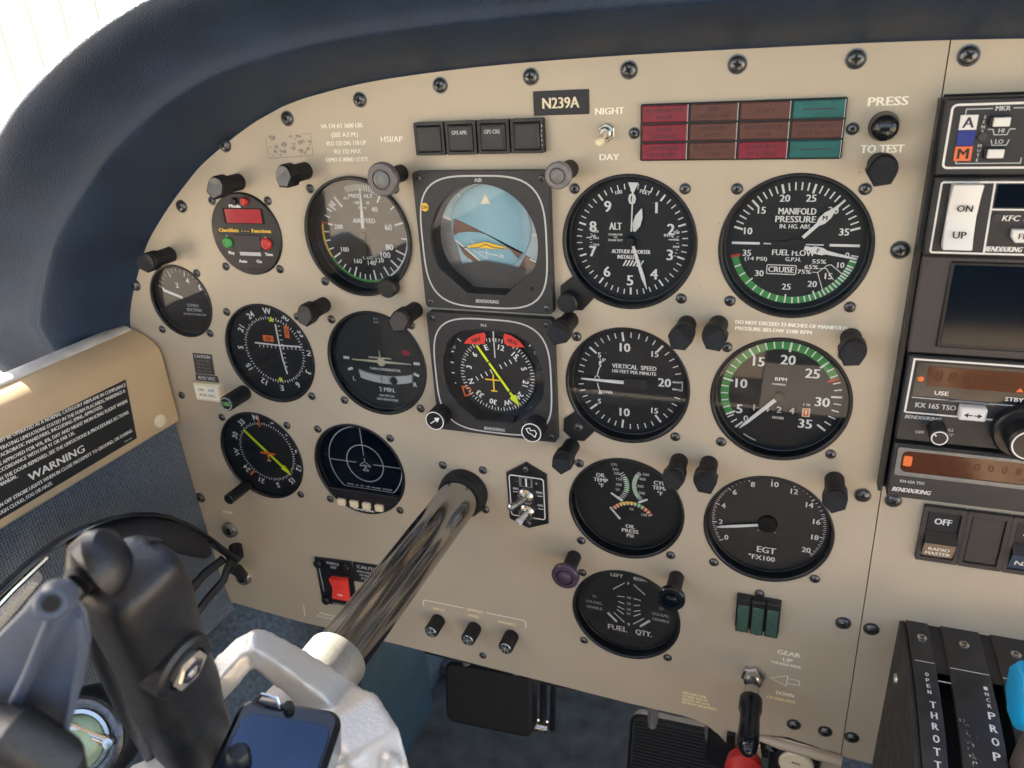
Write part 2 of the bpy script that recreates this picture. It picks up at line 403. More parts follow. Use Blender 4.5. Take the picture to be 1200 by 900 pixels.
b.text('PRESS', 126.8, 73.2, 4, W0, L, 17.5, bold=.2); b.text('TO TEST', 127, 51, 3.8, W0, L, 19.5, bold=.2)
b.text('DO NOT EXCEED 23 INCHES OF MANIFOLD', 62.7, -43.7, 2.2, W0, L, 59, al='l', bold=.2); b.text('PRESSURE BELOW 2100 RPM', 62.8, -47.5, 2.2, W0, L, 41, al='l', bold=.2)
b.text('PHONE', -348.8, -244.3, 2.2, W0, L, 10)
Y = 'letter_yellow'
b.line([(-166.9, -304), (-166.9, -298.5), (-165.4, -297), (-131, -297)], .8, W0, L); b.line([(-111.5, -297), (-80, -297), (-78.6, -298.4), (-78.6, -304)], .8, W0, L)
b.text('SWITCH', -153.6, -303.6, 2.4, W0, Y, 10.5, bold=.12); b.text('DIMMING', -121.3, -297.4, 2.5, W0, Y, 14, bold=.12); b.text('PANEL', -122.2, -303.2, 2.5, W0, Y, 9.5, bold=.12); b.text('AVIONICS', -94.5, -303.3, 2.5, W0, Y, 14.5, bold=.12)
b.text('GEAR', 111.8, -278.4, 3.8, W0, L, 14.5, bold=.2); b.text('UP', 111.5, -284.3, 3.2, W0, L, 6, bold=.24); b.text('110 KIAS MAX.', 111.2, -288.4, 2.4, W0, L, 19, bold=.17)
b.line([(101.5, -303), (112.6, -298), (112.6, -307.4)], .45, W0, L, True); b.line([(112.9, -300.3), (120.6, -300.3), (120.6, -304.6), (112.9, -304.6)], .45, W0, L)
b.text('DOWN', 112.4, -315, 3.2, W0, L, 11.5, bold=.17); b.text('132 KIAS MAX.', 110.6, -320.6, 2.4, W0, Y, 19, bold=.17)
for i, s_ in enumerate(['EMERGENCY GEAR', 'EXTEND: PULL UP', 'RELEASE. SEE A.F.M.', 'BEFORE RE-ENGAGEMENT']): b.text(s_, 42.6, -334.2 - i * 3.2, 2.1, W0, Y, [17, 18, 20, 25][i], al='l', bold=.11)
b.text('ALTERNATE STATIC', -262, -336, 2, W0, L, 22); b.text('PULL TO OPEN - SEE A.F.M.', -259, -340, 1.8, W0, L, 34); b.line([(-288.5, -331), (-289.8, -344)], .8, W0, L)
b.build('lettering', panel)
b = MB()
for k in range(34):
    x = random.uniform(-238, -205); z = random.uniform(51.5, 65); r = random.uniform(.5, 2.2)
    b.flat([(x + r * random.uniform(.6, 1.5) * math.cos(a * 1.05), z + r * random.uniform(.4, 1) * math.sin(a * 1.05)) for a in range(6)], .03 + k * .0008, 'residue')
b.line([(-239.5, 64), (-239.8, 50.6), (-205, 52), (-204.4, 65.5), (-211, 65.3)], .5, .02, 'residue')
b.build('sticker_residue', panel)

b = MB()
for k in range(60):
    x = random.uniform(-360, 140); z = random.uniform(-345, 90); r = random.uniform(.12, .5); b.flat([(x + r * random.uniform(.6, 1.6) * math.cos(a * 1.05), z + r * random.uniform(.5, 1) * math.sin(a * 1.05)) for a in range(6)], .03 + k * .0006, 'residue' if k % 3 else 'brown_panel')
b.build('paint_speck', panel)
b = MB(); b.box(146, 156, -362, 99.5, -4, -2.2, 'void'); b.build('seam_backing', panel)
b = MB(); b.plate([(149.8, 99.4), (180, 98.8), (320, 96), (320, -365), (153.6, -361), (150, 60)], [], -2, -.05, 'beige')
cp = tag(b.build('avionics_panel', sharp=20), 'beige center panel right of the thin seam, carrying the black radios', 'instrument panel')
for p in [(157.8, 91.9), (158.5, -148.3), (158.6, -245.2), (158, -341)]: screw(cp, *p, 'p')

# ------------------------------------------------------------------ round gauges
def gauge(name, key, label, cat, dw=-8, rd=37, R=39.4, screws='ul ur ll lr', bez='black', front=.9, dialmat='dial', group='round flight and engine gauges', g_=True, raised=0):
    cx, cz = GA[key] if isinstance(key, str) else key
    t = thing(name, label, cat, (cx, 0, cz), group); fr = pf(cx, cz)
    b = MB(fr); b.lathe([(R, -1), (R + .2, front + raised - .4), (R - .3, front + raised), (R - 1.3, front + raised), (R - 2, front + raised - .7), (rd + .15, dw + 1.2), (rd - .6, dw + .9), (rd - .6, dw - .5), (0, dw - .5)], bez, n=72); b.build('bezel', t, sharp=28)
    d = MB(fr); d.flat(circ(0, 0, rd - .4, 72), dw, dialmat)
    if g_:
        gm = MB(fr); gm.flat(circ(0, 0, R - 1.8 - (0 if raised else .3), 72), front + raised - .9 if not raised else front + raised - 1.6, 'glass_uncoated' if key in ('asi', 'tc', 'fuel') else 'glass'); t['_g'] = 1; gm.build('glass', t)
    for c in screws.split(): screw(t, cx + (31.4 if c[1] == 'r' else -31.4), cz + (31.4 if c[0] == 'u' else -31.4))
    return t, fr, d, dw
def needle(t, fr, o, w_, m='white', name='needle', th=.5): b = MB(fr); b.prism(o, w_, w_ + th, m); return b.build(name, t)
def bar(a, r0, r1, w0, w1, cu=0, cv=0):
    x0, y0 = pol(a, r0); x1, y1 = pol(a, r1); nx, ny = pol(a + 90, 1)
    return [(cu + x0 - nx * w0 / 2, cv + y0 - ny * w0 / 2), (cu + x0 + nx * w0 / 2, cv + y0 + ny * w0 / 2), (cu + x1 + nx * w1 / 2, cv + y1 + ny * w1 / 2), (cu + x1 - nx * w1 / 2, cv + y1 - ny * w1 / 2)]
def shape(a, pts, cu=0, cv=0):     # pts (r, halfwidth) along the needle
    nx, ny = pol(a + 90, 1); l = []; r = []
    for q, hw in pts: x, y = pol(a, q); l.append((cu + x - nx * hw, cv + y - ny * hw)); r.append((cu + x + nx * hw, cv + y + ny * hw))
    return r + l[::-1]
def hub(t, fr, r, w0, w1, m='black'): b = MB(fr); b.lathe([(r, w0), (r, w1 - .4), (r - .4, w1), (0, w1)], m, n=28); return b.build('hub', t)
def knob(t, fr, u, v, r, w0, w1, m='black', cap=None, name='knob', ribs=24):
    b = MB(fr); o = []
    for i in range(ribs * 2): a = 2 * math.pi * i / (ribs * 2); q = r * (1 if i % 2 else .955); o.append((u + q * math.cos(a), v + q * math.sin(a)))
    b.prism(o, w0, w1, m, ch=min(1, r * .12), mtop=cap); return b.build(name, t)

# manifold pressure / fuel flow
t, fr, d, w_ = gauge('manifold_pressure_gauge', 'mp', 'round gauge reading MANIFOLD PRESSURE over FUEL FLOW, top right of the dials', 'gauge')
for i in range(26): d.tick(-74 + 5.88 * i, 28.6 if i % 5 == 0 else 29.4, 33.6, 1.15 if i % 5 == 0 else .75, w_ + .05)
for i, n_ in enumerate(['10', '15', '20', '25', '30', '35']): a = -74 + 29.4 * i; d.text(n_, *pol(a, 25.6 if n_ in ('10', '35') else 26), 3.7, w_ + .05)
d.text('MANIFOLD', 0, 18.2, 3.4, w_ + .05, width=19, bold=.15); d.text('PRESSURE', -.5, 13.9, 3.4, w_ + .05, width=20.5, bold=.15); d.text('IN. HG. ABS', -.5, 10, 2.3, w_ + .05, width=15.5, bold=.1)
d.rect(-25.5, .2, 15, 1.4, w_ + .05, 'white'); d.rect(25.5, .2, 15, 1.4, w_ + .05, 'white'); d.rect(-11, .2, 10, .7, w_ + .05, 'white'); d.rect(9, .2, 12, .7, w_ + .05, 'white')
d.arc(29.8, 33.6, 103, 256, w_ + .04, 'green'); d.rect(*pol(257, 31.4), 5, 1.5, w_ + .07, 'red', 13)
for a in [100, 105.5, 111, 114, 117, 120, 123, 126, 130, 134, 138, 142, 146, 150, 155, 160, 165, 171, 177, 184, 192, 200, 208, 217, 226, 236, 246]: d.tick(a, 28.4 if a in (155, 184, 226) else 29.9, 33.5, .8, w_ + .06)
d.text('35', -24.5, -5.3, 3.4, w_ + .05); d.text('(14 PSI)', -19.5, -8.4, 2, w_ + .05, width=12, bold=.08); d.text('FUEL FLOW', 0, -4.5, 3.2, w_ + .05, width=22, bold=.12); d.text('G.P.H.', .2, -8.2, 2.2, w_ + .05, width=8, bold=.08)
d.text('30', -17, -16.8, 3.4, w_ + .05); d.text('25', -2, -24, 3.4, w_ + .05); d.text('20', 11.4, -21.8, 3.4, w_ + .05); d.text('15', 19.3, -17, 3.4, w_ + .05); d.text('10', 24.8, -10.6, 3, w_ + .05); d.text('0', 27.4, -5.2, 3.2, w_ + .05)
d.text('CRUISE', -5.6, -14.2, 3.2, w_ + .05, width=13.5, bold=.15); d.line(rrect(-13.2, 2.2, -16.8, -11.7, .4, 1), .5, w_ + .05, 'white', True)
for s_, u, v in (('55%', 13.7, -9), ('65%', 10, -12.2), ('75%', 6.6, -15)): d.text(s_, u, v, 2.3, w_ + .05, width=7, bold=.08)
d.line([(17.8, -11), (20, -10.6), (26, -15.5)], .4, w_ + .06, 'white'); d.line([(14, -13), (17.5, -12.6), (22, -19)], .4, w_ + .06, 'white'); d.line([(10.6, -15), (13.5, -15.2), (17, -25)], .4, w_ + .06, 'white'); d.line([(13.5, -15.2), (18, -11)], .4, w_ + .06, 'white')
d.build('dial', t)
needle(t, fr, shape(43, [(6, .9), (16, 1), (18.5, 2.2), (23, 2.2), (26, 1), (33, .25)]), w_ + 1.6); needle(t, fr, shape(101.5, [(5.5, 1.1), (9, 1.1), (10.5, 2), (15, 2), (17, 1.1), (33, .35)]), w_ + 1.6)
b = MB(fr); b.text('M', *pol(43, 20.8), 2.4, w_ + 2.2, 'dial'); b.text('F', *pol(101.5, 12.8), 2.4, w_ + 2.2, 'dial', rot=-12); b.build('needle_letter', t)
b = MB(fr); b.prism(shape(88, [(-12, 2.4), (-6, 1.8), (-3, 2.6), (2, 3.4), (6, 1.6)]), w_ + .6, w_ + 1.5, 'dial'); b.build('counterweight', t)

# altimeter
t, fr, d, w_ = gauge('altimeter', 'alt', 'altimeter dial numbered 0 to 9 with ALT flag and altitude reporter note', 'altimeter', screws='ul ur lr')
for i in range(50):
    a = 7.2 * i
    if abs((a - 90 + 180) % 360 - 180) > 9 or True: d.tick(a, 28.6 if i % 5 == 0 else 29.8, 33, 1.1 if i % 5 == 0 else .65, w_ + .05)
for i in range(10): d.text(str(i), *pol(36 * i + 1, 24.2), 6.2, w_ + .05)
d.text('100', -7.4, 28, 2.1, w_ + .05, rot=12); d.text('FEET', 8, 28, 2.1, w_ + .05, rot=-14)
d.line(circ(.5, 1, 17.5, 60), .25, w_ + .03, 'dial_grey', True)
d.text('ALT', -9.3, 8.3, 4.2, w_ + .05, width=7.2); d.text('CALIBRATED', -9.3, 3.4, 1.1, w_ + .05, width=8.5); d.text('TO', -9.3, 1.7, 1.1, w_ + .05); d.text('20,000 FEET', -9.3, 0, 1.1, w_ + .05, width=8.8)
d.text('ALTITUDE REPORTER', 0, -6.6, 2.3, w_ + .05, width=23, bold=.14); d.text('INSTALLED', -2, -9.9, 2.3, w_ + .05, width=12, bold=.14)
for k in range(6): d.line([(-4.6 + k * 2, -15.4), (-2.6 + k * 2, -11.8)], .95, w_ + .05, 'white')
d.text('IN.Hg', 22, 3.6, 1.6, w_ + .05); d.text('mb', -22.5, 2.4, 1.5, w_ + .05)
for i in range(9): d.tick(76 + i * 4, 26.5, 28, .3, w_ + .06); d.tick(254 + i * 4, 23.5, 25, .3, w_ + .06)
for s_, u, v in (('2990', 26.3, 5.4), ('300', 26.3, 1.2), ('3010', 26.3, -3), ('1020', -21.2, 5), ('1015', -21, 1), ('1010', -21, -3)): d.text(s_, u, v, 1.3, w_ + .05)
d.rect(23.5, 1.1, 3, .6, w_ + .06, 'white'); d.rect(-25.6, 1.2, 3, .6, w_ + .06, 'white')
d.build('dial', t)
needle(t, fr, shape(18, [(5, .7), (9, 2.4), (14, 2.2), (19, .2)], .5, 1), w_ + 1.2); needle(t, fr, shape(162, [(4, .8), (8, .9), (24, 1.1), (31, .2)], .5, 1), w_ + 2); 
needle(t, fr, shape(2, [(5, .35), (27, .35), (27.4, .5), (33, 3)], .5, 1), w_ + 2.8, 'white')
hub(t, fr, 2.8, w_, w_ + 4)
def lug(t, fr): b = MB(fr); b.prism([(-33, -20), (-41.5, -27), (-42, -36), (-36, -42), (-28, -42), (-20, -33)], -.5, 1.2, 'black', .4); b.build('knob_lug', t)
lug(t, fr); knob(t, fr, -35.5, -35.5, 6.4, 1.2, 9)

# airspeed
t, fr, d, w_ = gauge('airspeed_indicator', 'asi', 'airspeed dial with pale curved scale and glare, top left of the square displays', 'airspeed indicator', screws='ul ur ll', raised=2.4)
sp = {40: 31, 60: 74.5, 80: 114.5, 100: 134, 120: 152, 140: 172, 160: 203, 180: 238, 200: 284, 220: 322}
ks = sorted(sp)
for a_, b_ in zip(ks, ks[1:]):
    for q in range(4 if a_ > 130 else 2): a = sp[a_] + (sp[b_] - sp[a_]) * q / (4 if a_ > 130 else 2); d.tick(a, 24.5 if q == 0 else 27.5, 31.4, 1.2 if q == 0 else .9, w_ + .06)
d.tick(322, 23, 31.4, 1.2, w_ + .06); d.tick(309, 25, 31.4, 1, w_ + .06); d.tick(315, 27, 31.4, .8, w_ + .06)
for n_ in (40, 60, 80, 100, 120, 140, 160, 180, 200): d.text(str(n_), *pol(sp[n_], 19.5 if n_ < 150 else 20), 3.9 if n_ in (60, 80, 100) else 3.2, w_ + .06)
d.arc(31.3, 32.3, 76, 150, w_ + .05, 'white'); d.arc(31.4, 33, 134, 240, w_ + .04, 'green'); d.arc(31.4, 33, 240, 282, w_ + .04, 'yellow'); d.tick(284, 28, 33.4, 1.2, w_ + .07, 'red')
d.text('AIRSPEED', 1, 9.2, 3, w_ + .06, width=17); d.text('KNOTS', 0, -16, 2, w_ + .06, width=7); d.text('TEMP', 1, 17.5, 1.8, w_ + .06); d.text('ALT', -10, 24, 1.8, w_ + .06); d.text('+30      -30', 1, 21, 1.8, w_ + .06); d.text('PRESS ALT', 1, 25.5, 2.4, w_ + .06, width=18)
d.ticks(-18, 28, 20, 29, 33, .4, w_ + .06)
d.build('dial', t)
needle(t, fr, shape(4, [(4.5, 1.1), (12, 1.1), (30.5, .3)], .5, 0), w_ + 2); needle(t, fr, shape(184, [(0, 1.2), (16, .8)], .5, 0), w_ + 1.8, 'dial', 'counterweight'); hub(t, fr, 2, w_, w_ + 3)
knob(t, fr, 21.5, -31.5, 6.6, 2.5, 9.5)

# turn coordinator
t, fr, d, w_ = gauge('turn_coordinator', 'tc', 'turn coordinator dial showing a small white airplane above an inclinometer tube', 'turn coordinator', dw=-5, rd=37, dialmat='dial_grey')
d.rect(-27.5, .8, 5, 2.1, w_ + .05, 'white'); d.rect(29.5, .8, 5, 2.1, w_ + .05, 'white'); d.rect(-25.5, -7.8, 4.4, 2, w_ + .05, 'white', 22); d.rect(28.2, -7.8, 4.4, 2, w_ + .05, 'white', -22)
d.text('L', -23.4, -15.3, 3.4, w_ + .05); d.text('R', 26.4, -15.6, 3.4, w_ + .05); d.text('TURN COORDINATOR', 3.4, -5.9, 1.9, w_ + .05, width=25, bold=.08); d.text('2 MIN.', 3, -21.8, 3.4, w_ + .05, width=13); d.text('NO PITCH', 2, -26.8, 1.8, w_ + .05, width=12, bold=.08); d.text('INFORMATION', 2, -29.8, 1.8, w_ + .05, width=17, bold=.08)
d.rect(22, 8.2, 6, 3.4, w_ + .05, 'window_red'); d.text('D.C.', 1.5, 32.4, 1.4, w_ + .05, 'dim_white'); d.text('ELEC', 1.5, 29.8, 1.4, w_ + .05, 'dim_white')
d.build('dial', t)
b = MB(fr); b.prism(shape(90, [(-24, .35), (-4, .9), (0, 1.2), (4, .9), (24, .35)], 2, .5), w_ + 1, w_ + 1.6, 'cream'); b.prism(circ(2, .3, 3.3, 24), w_ + 1, w_ + 2, 'cream', .5); b.prism(shape(90, [(-9, .45), (9, .45)], 1.3, 3.4), w_ + 1, w_ + 1.6, 'cream'); b.prism(shape(0, [(2, .5), (9, .35)], 1.5, 0), w_ + 1, w_ + 1.7, 'cream'); b.build('airplane_symbol', t)
b = MB(fr); o = []
for i in range(9): q = -1 + i / 4; o.append((4 + q * 22, -13.6 + 3.1 * q * q + 3.1))
for i in range(9): q = 1 - i / 4; o.append((4 + q * 21, -13.6 + 3.1 * q * q - 3.1))
b.prism(o[::-1], w_ + .1, w_ + 1.6, 'button_white', .5); b.build('inclinometer', t)
b = MB(fr); b.prism(circ(10.3, -13.3, 3, 24), w_ + 1.5, w_ + 2.2, 'black_gloss', .5); b.build('ball', t)
b = MB(fr); b.rect(.6, -13.5, .35, 6, w_ + 2.3, 'dial'); b.rect(7, -13.4, .35, 6, w_ + 2.3, 'dial'); b.build('index_wire', t)

# vertical speed
t, fr, d, w_ = gauge('vertical_speed_indicator', 'vsi', 'gauge lettered VERTICAL SPEED with its white needle pointing left', 'vertical speed indicator', screws='ul lr')
for i in range(0, 21):
    for sgn in (1, -1):
        a = 270 + sgn * (i * 8.73 if i <= 20 else 0)
        a = 270 + sgn * [0, 8, 16, 24, 32, 40.5, 49, 57.3, 65.7, 74, 82.5, 92, 101, 110, 119, 128.5, 138, 147, 156, 165, 175][i]
        d.tick(a, 27.6 if i % 5 == 0 else 30, 33.6, 1.3 if i % 5 == 0 else .7, w_ + .05)
d.line(shape(90, [(27.5, 2.9), (33.5, 3.1)]), .6, w_ + .05, 'white')
for s_, a, r, h_ in (('10', -6.5, 23.4, 5.6), ('10', 187, 22, 5.6), ('20', 86, 22.6, 5.6), ('15', 38.5, 26, 3.8), ('15', 138, 25, 3.8), ('5', -48.4, 25.5, 3.4), ('5', -129, 25, 3.4)): d.text(s_, *pol(a, r), h_, w_ + .05, bold=.1)
d.text('VERTICAL  SPEED', 3.2, 10.4, 2.9, w_ + .05, width=28, bold=.12); d.text('100 FEET PER MINUTE', 3.2, 6.8, 2.2, w_ + .05, width=28, bold=.1); d.text('UP', -17, 13.6, 2.2, w_ + .05); d.text('DOWN', -15, -8.6, 2, w_ + .05, width=8)
d.arc(20.4, 21.1, 278, 300, w_ + .05, 'white'); d.arc(20.4, 21.1, 240, 262, w_ + .05, 'white'); d.line(circ(*pol(272, 20.8), 1.5, 14), .6, w_ + .05, 'white', True)
d.flat([(-19.6, 12.6), (-17.2, 12.4), (-19.4, 9.4)], w_ + .05, 'white'); d.flat([(-19.9, -10.6), (-17.3, -10), (-19.3, -7)], w_ + .05, 'white')
d.build('dial', t)
needle(t, fr, shape(270.5, [(3, 1.1), (9, 1.1), (31, .5)]), w_ + 1.6); needle(t, fr, shape(92, [(-3, 2.6), (2, 3.4), (6, 3), (11, 3.6), (12, 2)]), w_ + 1.2, 'dial_grey', 'counterweight'); lug(t, fr); screw(t, -.7 - 31.4, -91 - 31.8, 's', -1.2)

# tachometer
t, fr, d, w_ = gauge('tachometer', 'tach', 'RPM tachometer with a wide green arc and an hour counter', 'tachometer')
d.arc(29.4, 34.2, -118, 66, w_ + .04, 'green')
for i in range(36):
    q = i / 5; a = [-135, -118, -76, -34.5, 6.5, 46.5, 86.5, 127][int(q)]; a2 = [-135, -118, -76, -34.5, 6.5, 46.5, 86.5, 127, 127][int(q) + 1]; a += (a2 - a) * (q - int(q))
    if i in (1, 3): continue
    d.tick(a, 28.2 if i % 5 == 0 else 30, 34.2, 1.2 if i % 5 == 0 else .8, w_ + .06)
d.tick(66.5, 27.6, 34, 1.5, w_ + .07, 'red')
for s_, u, v, h_ in (('5', -22.5, -11.5, 5.8), ('10', -22.4, 5.6, 5.8), ('15', -13.4, 20.6, 5.8), ('20', 2.8, 23, 5.8), ('25', 16.8, 15.6, 5.8), ('30', 23.9, -2, 5.8), ('35', 15.8, -17.2, 5.8), ('0', -18.3, -17.6, 4)): d.text(s_, u, v, h_, w_ + .06, bold=.1)
d.text('RPM', -.2, 10.4, 2.2, w_ + .06, width=6.5, bold=.08); d.text('HUNDREDS', -1, 7, 1.1, w_ + .06, width=7.5); d.text('HOURS', .2, -15, 1.6, w_ + .06, width=6.4); d.text('1 10', 15.5, -4.6, 1.6, w_ + .06); d.arc(33.6, 34.4, 200, 214, w_ + .05, 'dim_white')
for i, s_ in enumerate('1424'): d.rect(-14 + i * 7.2, -9.6, 5.6, 6.4, w_ + .04, 'void'); d.text(s_, -14 + i * 7.2, -9.6, 4.2, w_ + .06, 'dim_white')
d.rect(15.6, -9.8, 4.4, 5.6, w_ + .04, 'cream'); d.rect(15.6, -9.8, 3, 4.6, w_ + .05, 'orange'); d.text('1', 15.6, -9.8, 3, w_ + .06, 'white', bold=.2)
d.build('dial', t); needle(t, fr, shape(-137.5, [(3.5, 1.2), (26, 1), (32, .2)]), w_ + 1.6); hub(t, fr, 2.6, w_, w_ + 2.4)

# EGT
t, fr, d, w_ = gauge('exhaust_temperature_gauge', 'egt', 'EGT gauge numbered 0 to 20 with a round black hub, lower right of the dials', 'gauge', screws='ll lr', dialmat='face_grey')
for i in range(51):
    a = -123 + 4.93 * i; big = i % 5 == 0
    d.tick(a, 33 if not big else 32, 35, .45 if not big else .7, w_ + .05)
    if i < 15 or i > 38: d.tick(a + 2.4, 33.6, 35, .35, w_ + .05)
for n_, a in ((0, -122), (2, -98), (4, -73), (6, -47.5), (8, -22), (10, 4), (12, 28), (14, 53), (16, 78), (18, 101), (20, 123)): d.text(str(n_), *pol(a, 29.5), 3.7, w_ + .05, bold=.08)
d.text('EGT', .7, -21, 4.6, w_ + .05, width=11.5, bold=.2); d.text('°FX100', -1.8, -27.6, 3.6, w_ + .05, width=16.5, bold=.18); d.rect(-5.5, -6.5, .8, .8, w_ + .05, 'dim_white'); d.rect(5, -6.5, .8, .8, w_ + .05, 'dim_white')
d.build('dial', t); needle(t, fr, shape(-103.5, [(6, .9), (22, 1), (30, .7), (32.5, .2)]), w_ + 1.4); hub(t, fr, 6, w_, w_ + 2.2, 'void'); b = MB(fr); b.prism(rrect(-2.3, 2.3, -6, 0, 1), w_ + .5, w_ + 1.8, 'void'); b.build('hub_tail', t)

# oil and cylinder temperature, oil pressure
t, fr, d, w_ = gauge('oil_and_cylinder_gauge', 'oil', 'three in one gauge for OIL TEMP, CYL. TEMP and OIL PRESS', 'gauge', screws='ul ll lr')
d.text('OIL', -18.8, 19.4, 2.9, w_ + .05, bold=.1); d.text('TEMP', -18.8, 15.6, 2.9, w_ + .05, width=10, bold=.1); d.text('°F', -18.6, 11.4, 2.9, w_ + .05); d.text('CYL.', 21.6, 19.2, 2.9, w_ + .05, bold=.1); d.text('TEMP', 21.8, 15.4, 2.9, w_ + .05, width=10, bold=.1); d.text('°F', 21.8, 11.2, 2.9, w_ + .05)
d.text('OIL', 1.8, -18.8, 2.9, w_ + .05, bold=.1); d.text('PRESS', 1.8, -22.6, 2.9, w_ + .05, width=11.5, bold=.1); d.text('PSI', 1.8, -26.4, 2.9, w_ + .05, bold=.1)
cl = (-15, 13.2); d.arc(13.4, 16, 60, 108, w_ + .04, 'pale_green', *cl); d.ticks(48, 140, 14, 12.6, 16, .55, w_ + .05, cu=cl[0], cv=cl[1])
for s_, v, u in (('275', 29, -9.5), ('245', 25.5, -8.6), ('200', 22.4, -7.6), ('150', 18.2, -6), ('100', 13.8, -6.2), ('50', 9.8, -7)): d.text(s_, u, v, 2, w_ + .05, 'dim_white')
cr_ = (18.8, 15); d.arc(13.4, 16, 232, 304, w_ + .04, 'pale_green', *cr_); d.ticks(222, 312, 22, 13, 16, .45, w_ + .05, cu=cr_[0], cv=cr_[1])
for s_, v, u in (('500', 24.4, 12.2), ('400', 20.6, 9.8), ('300', 14.8, 8.6), ('200', 9.6, 9.6)): d.text(s_, u, v, 2, w_ + .05, 'dim_white')
cq = (2.6, -15.5); d.arc(14.6, 17, -52, -30, w_ + .04, 'orange', *cq); d.arc(14.6, 17, -30, 8, w_ + .04, 'yellow', *cq); d.arc(14.6, 17, 8, 32, w_ + .04, 'pale_green', *cq); d.arc(14.6, 17, 32, 56, w_ + .04, 'orange', *cq); d.ticks(-58, 58, 12, 14, 17, .6, w_ + .05, cu=cq[0], cv=cq[1])
d.text('50', 2.6, -4.4, 2, w_ + .05, 'dim_white'); d.text('100', 11.5, -7.6, 2, w_ + .05, 'dim_white')
for s_, a0, a1 in ((-1, 96, 160), (1, 200, 264)): d.arc(28, 28.5, a0, a1, w_ + .03, 'dial_grey')
d.build('dial', t); needle(t, fr, shape(-57, [(4, .8), (13.5, .55)]), w_ + 1.2); needle(t, fr, bar(60, 0, 7, 1.4, 1.2, 7.6, 2.6), w_ + 1.2); needle(t, fr, bar(-40, 0, 11, 1.5, 1, -5, -12.8), w_ + 1.2)

# fuel quantity
t, fr, d, w_ = gauge('fuel_quantity_gauge', 'fuel', 'FUEL QTY. gauge with LEFT and RIGHT scales, lowest of the round dials', 'gauge', screws='ul ll lr', dialmat='dial_grey')
d.text('LEFT', -8, 28, 2.8, w_ + .05, width=9, bold=.08); d.text('RIGHT', 9.5, 28, 2.8, w_ + .05, width=10, bold=.08); d.text('F', .6, 22.4, 2.4, w_ + .05); d.text('0', 1, -14.8, 2.4, w_ + .05)
for s_, v in (('40', 9.8), ('30', 4.2), ('20', -1), ('10', -5)): d.text(s_, .9, v, 2.2, w_ + .05, 'dim_white')
d.text('FUEL', -7.4, -20.5, 4.6, w_ + .05, width=14.5, bold=.2); d.text('QTY.', 12.2, -20.4, 4.6, w_ + .05, width=12, bold=.2)
for u in (-25, 24.6): d.text('51', u, 5.2, 2.2, w_ + .05, 'dim_white'); d.text('U.S.GAL.', u, -.4, 2.3, w_ + .05, 'dim_white', 12.5); d.text('USABLE', u, -5.4, 2.3, w_ + .05, 'dim_white', 12)
for sg in (1, -1):
    for (u0, v0), (u1, v1) in (((-10.8, 14.9), (-2.4, 22.3)), ((-7.7, 9.2), (-2.3, 9.8)), ((-7, 4.6), (-2.5, 3.4)), ((-7.4, 0), (-2.4, -2)), ((-7.8, -3), (-2.6, -6.4)), ((-10.3, -6.6), (-2.2, -13.9))):
        d.line([(1 + sg * (u0 - 1), v0), (1 + sg * (u1 - 1), v1)], .75, w_ + .05, 'white')
d.build('dial', t)
for sg in (1, -1): needle(t, fr, [(1 + sg * (a - 1), b_) for a, b_ in ((-15.2, -7.2), (-14, -6), (-7.2, -13), (-8.2, -14.2))][::sg], w_ + 1)

# course deviation indicator and automatic direction finder: faces nearly flush with the panel
def compass(d, w_, r0, r1, rt, rot, cu, cv, labels, h_, tm='white', flip=0):
    for i in range(72): a = rot + i * 5; d.tick(a, r0 if i % 2 else r0 - .9, r1, .55 if i % 2 else .8, w_, tm, cu, cv)
    for i, s_ in enumerate(labels):
        a = rot + 30 * i; x, y = pol(a, rt); d.text(s_, cu + x, cv + y, h_, w_, tm, rot=-a + flip, bold=.15)
NUM = ['N', '3', '6', 'E', '12', '15', 'S', '21', '24', 'W', '30', '33']
t, fr, d, w_ = gauge('course_deviation_indicator', 'cdi', 'compass ring dial with crossed white needles and two orange flags', 'course indicator', dw=-3, rd=38.2, screws='ul ur lr')
compass(d, w_ + .05, 27, 24.6, 31, 90, 2.8, 2.2, NUM, 4.6)
d.flat([(2.8, 25), (7.6, 25), (5.2, 29.5)], w_ + .08, 'lime'); d.flat(circ(3.3, -21.6, 1.9, 10), w_ + .08, 'lime')
for i in range(-5, 6): d.rect(8 + i * 3.6 - (0 if i else 0), 4.9, .6, 2, w_ + .06, 'white'); d.rect(11, 7.5 + i * 3.6, 2, .6, w_ + .06, 'white')
d.rect(17, 17.8, 4.2, 9.5, w_ + .06, 'orange', -4); d.rect(-.8, 11.4, 9.5, 5, w_ + .06, 'orange'); d.text('NAV', 17, 17.8, 1.7, w_ + .07, 'dial', rot=90); d.text('GS', -.8, 11.4, 2.6, w_ + .07, 'dial')
d.build('dial', t)
b = MB(fr); b.line([(8.9, 23.6), (9, 8), (9.6, -4), (11.2, -16)], 1.3, w_ + 1, 'white'); b.build('needle', t); b = MB(fr); b.line([(-13, 7.6), (8, 7), (27.8, 7.3)], 1.2, w_ + 1.2, 'white'); b.build('needle', t)
def obs(t, fr, u, v, r, wl, m, capm, s_=None):
    knob(t, fr, u, v, r, .2, wl, m, capm, ribs=30)
    if s_: q = MB(fr); q.line(circ(u, v, r * .78, 28), .5, wl + .05, 'dim_white', True); q.text(s_, u, v, r * .52, wl + .05, 'pale_green', width=r * 1.15, bold=.12); q.build('knob_label', t)
obs(t, fr, -31, -34.5, 6.2, 22, 'black', 'black', 'OBS')
t, fr, d, w_ = gauge('radio_compass', 'adf', 'compass ring dial with a long yellow arrow needle, lowest left on the panel', 'radio compass', dw=-3, rd=38.2, screws='ul ur lr')
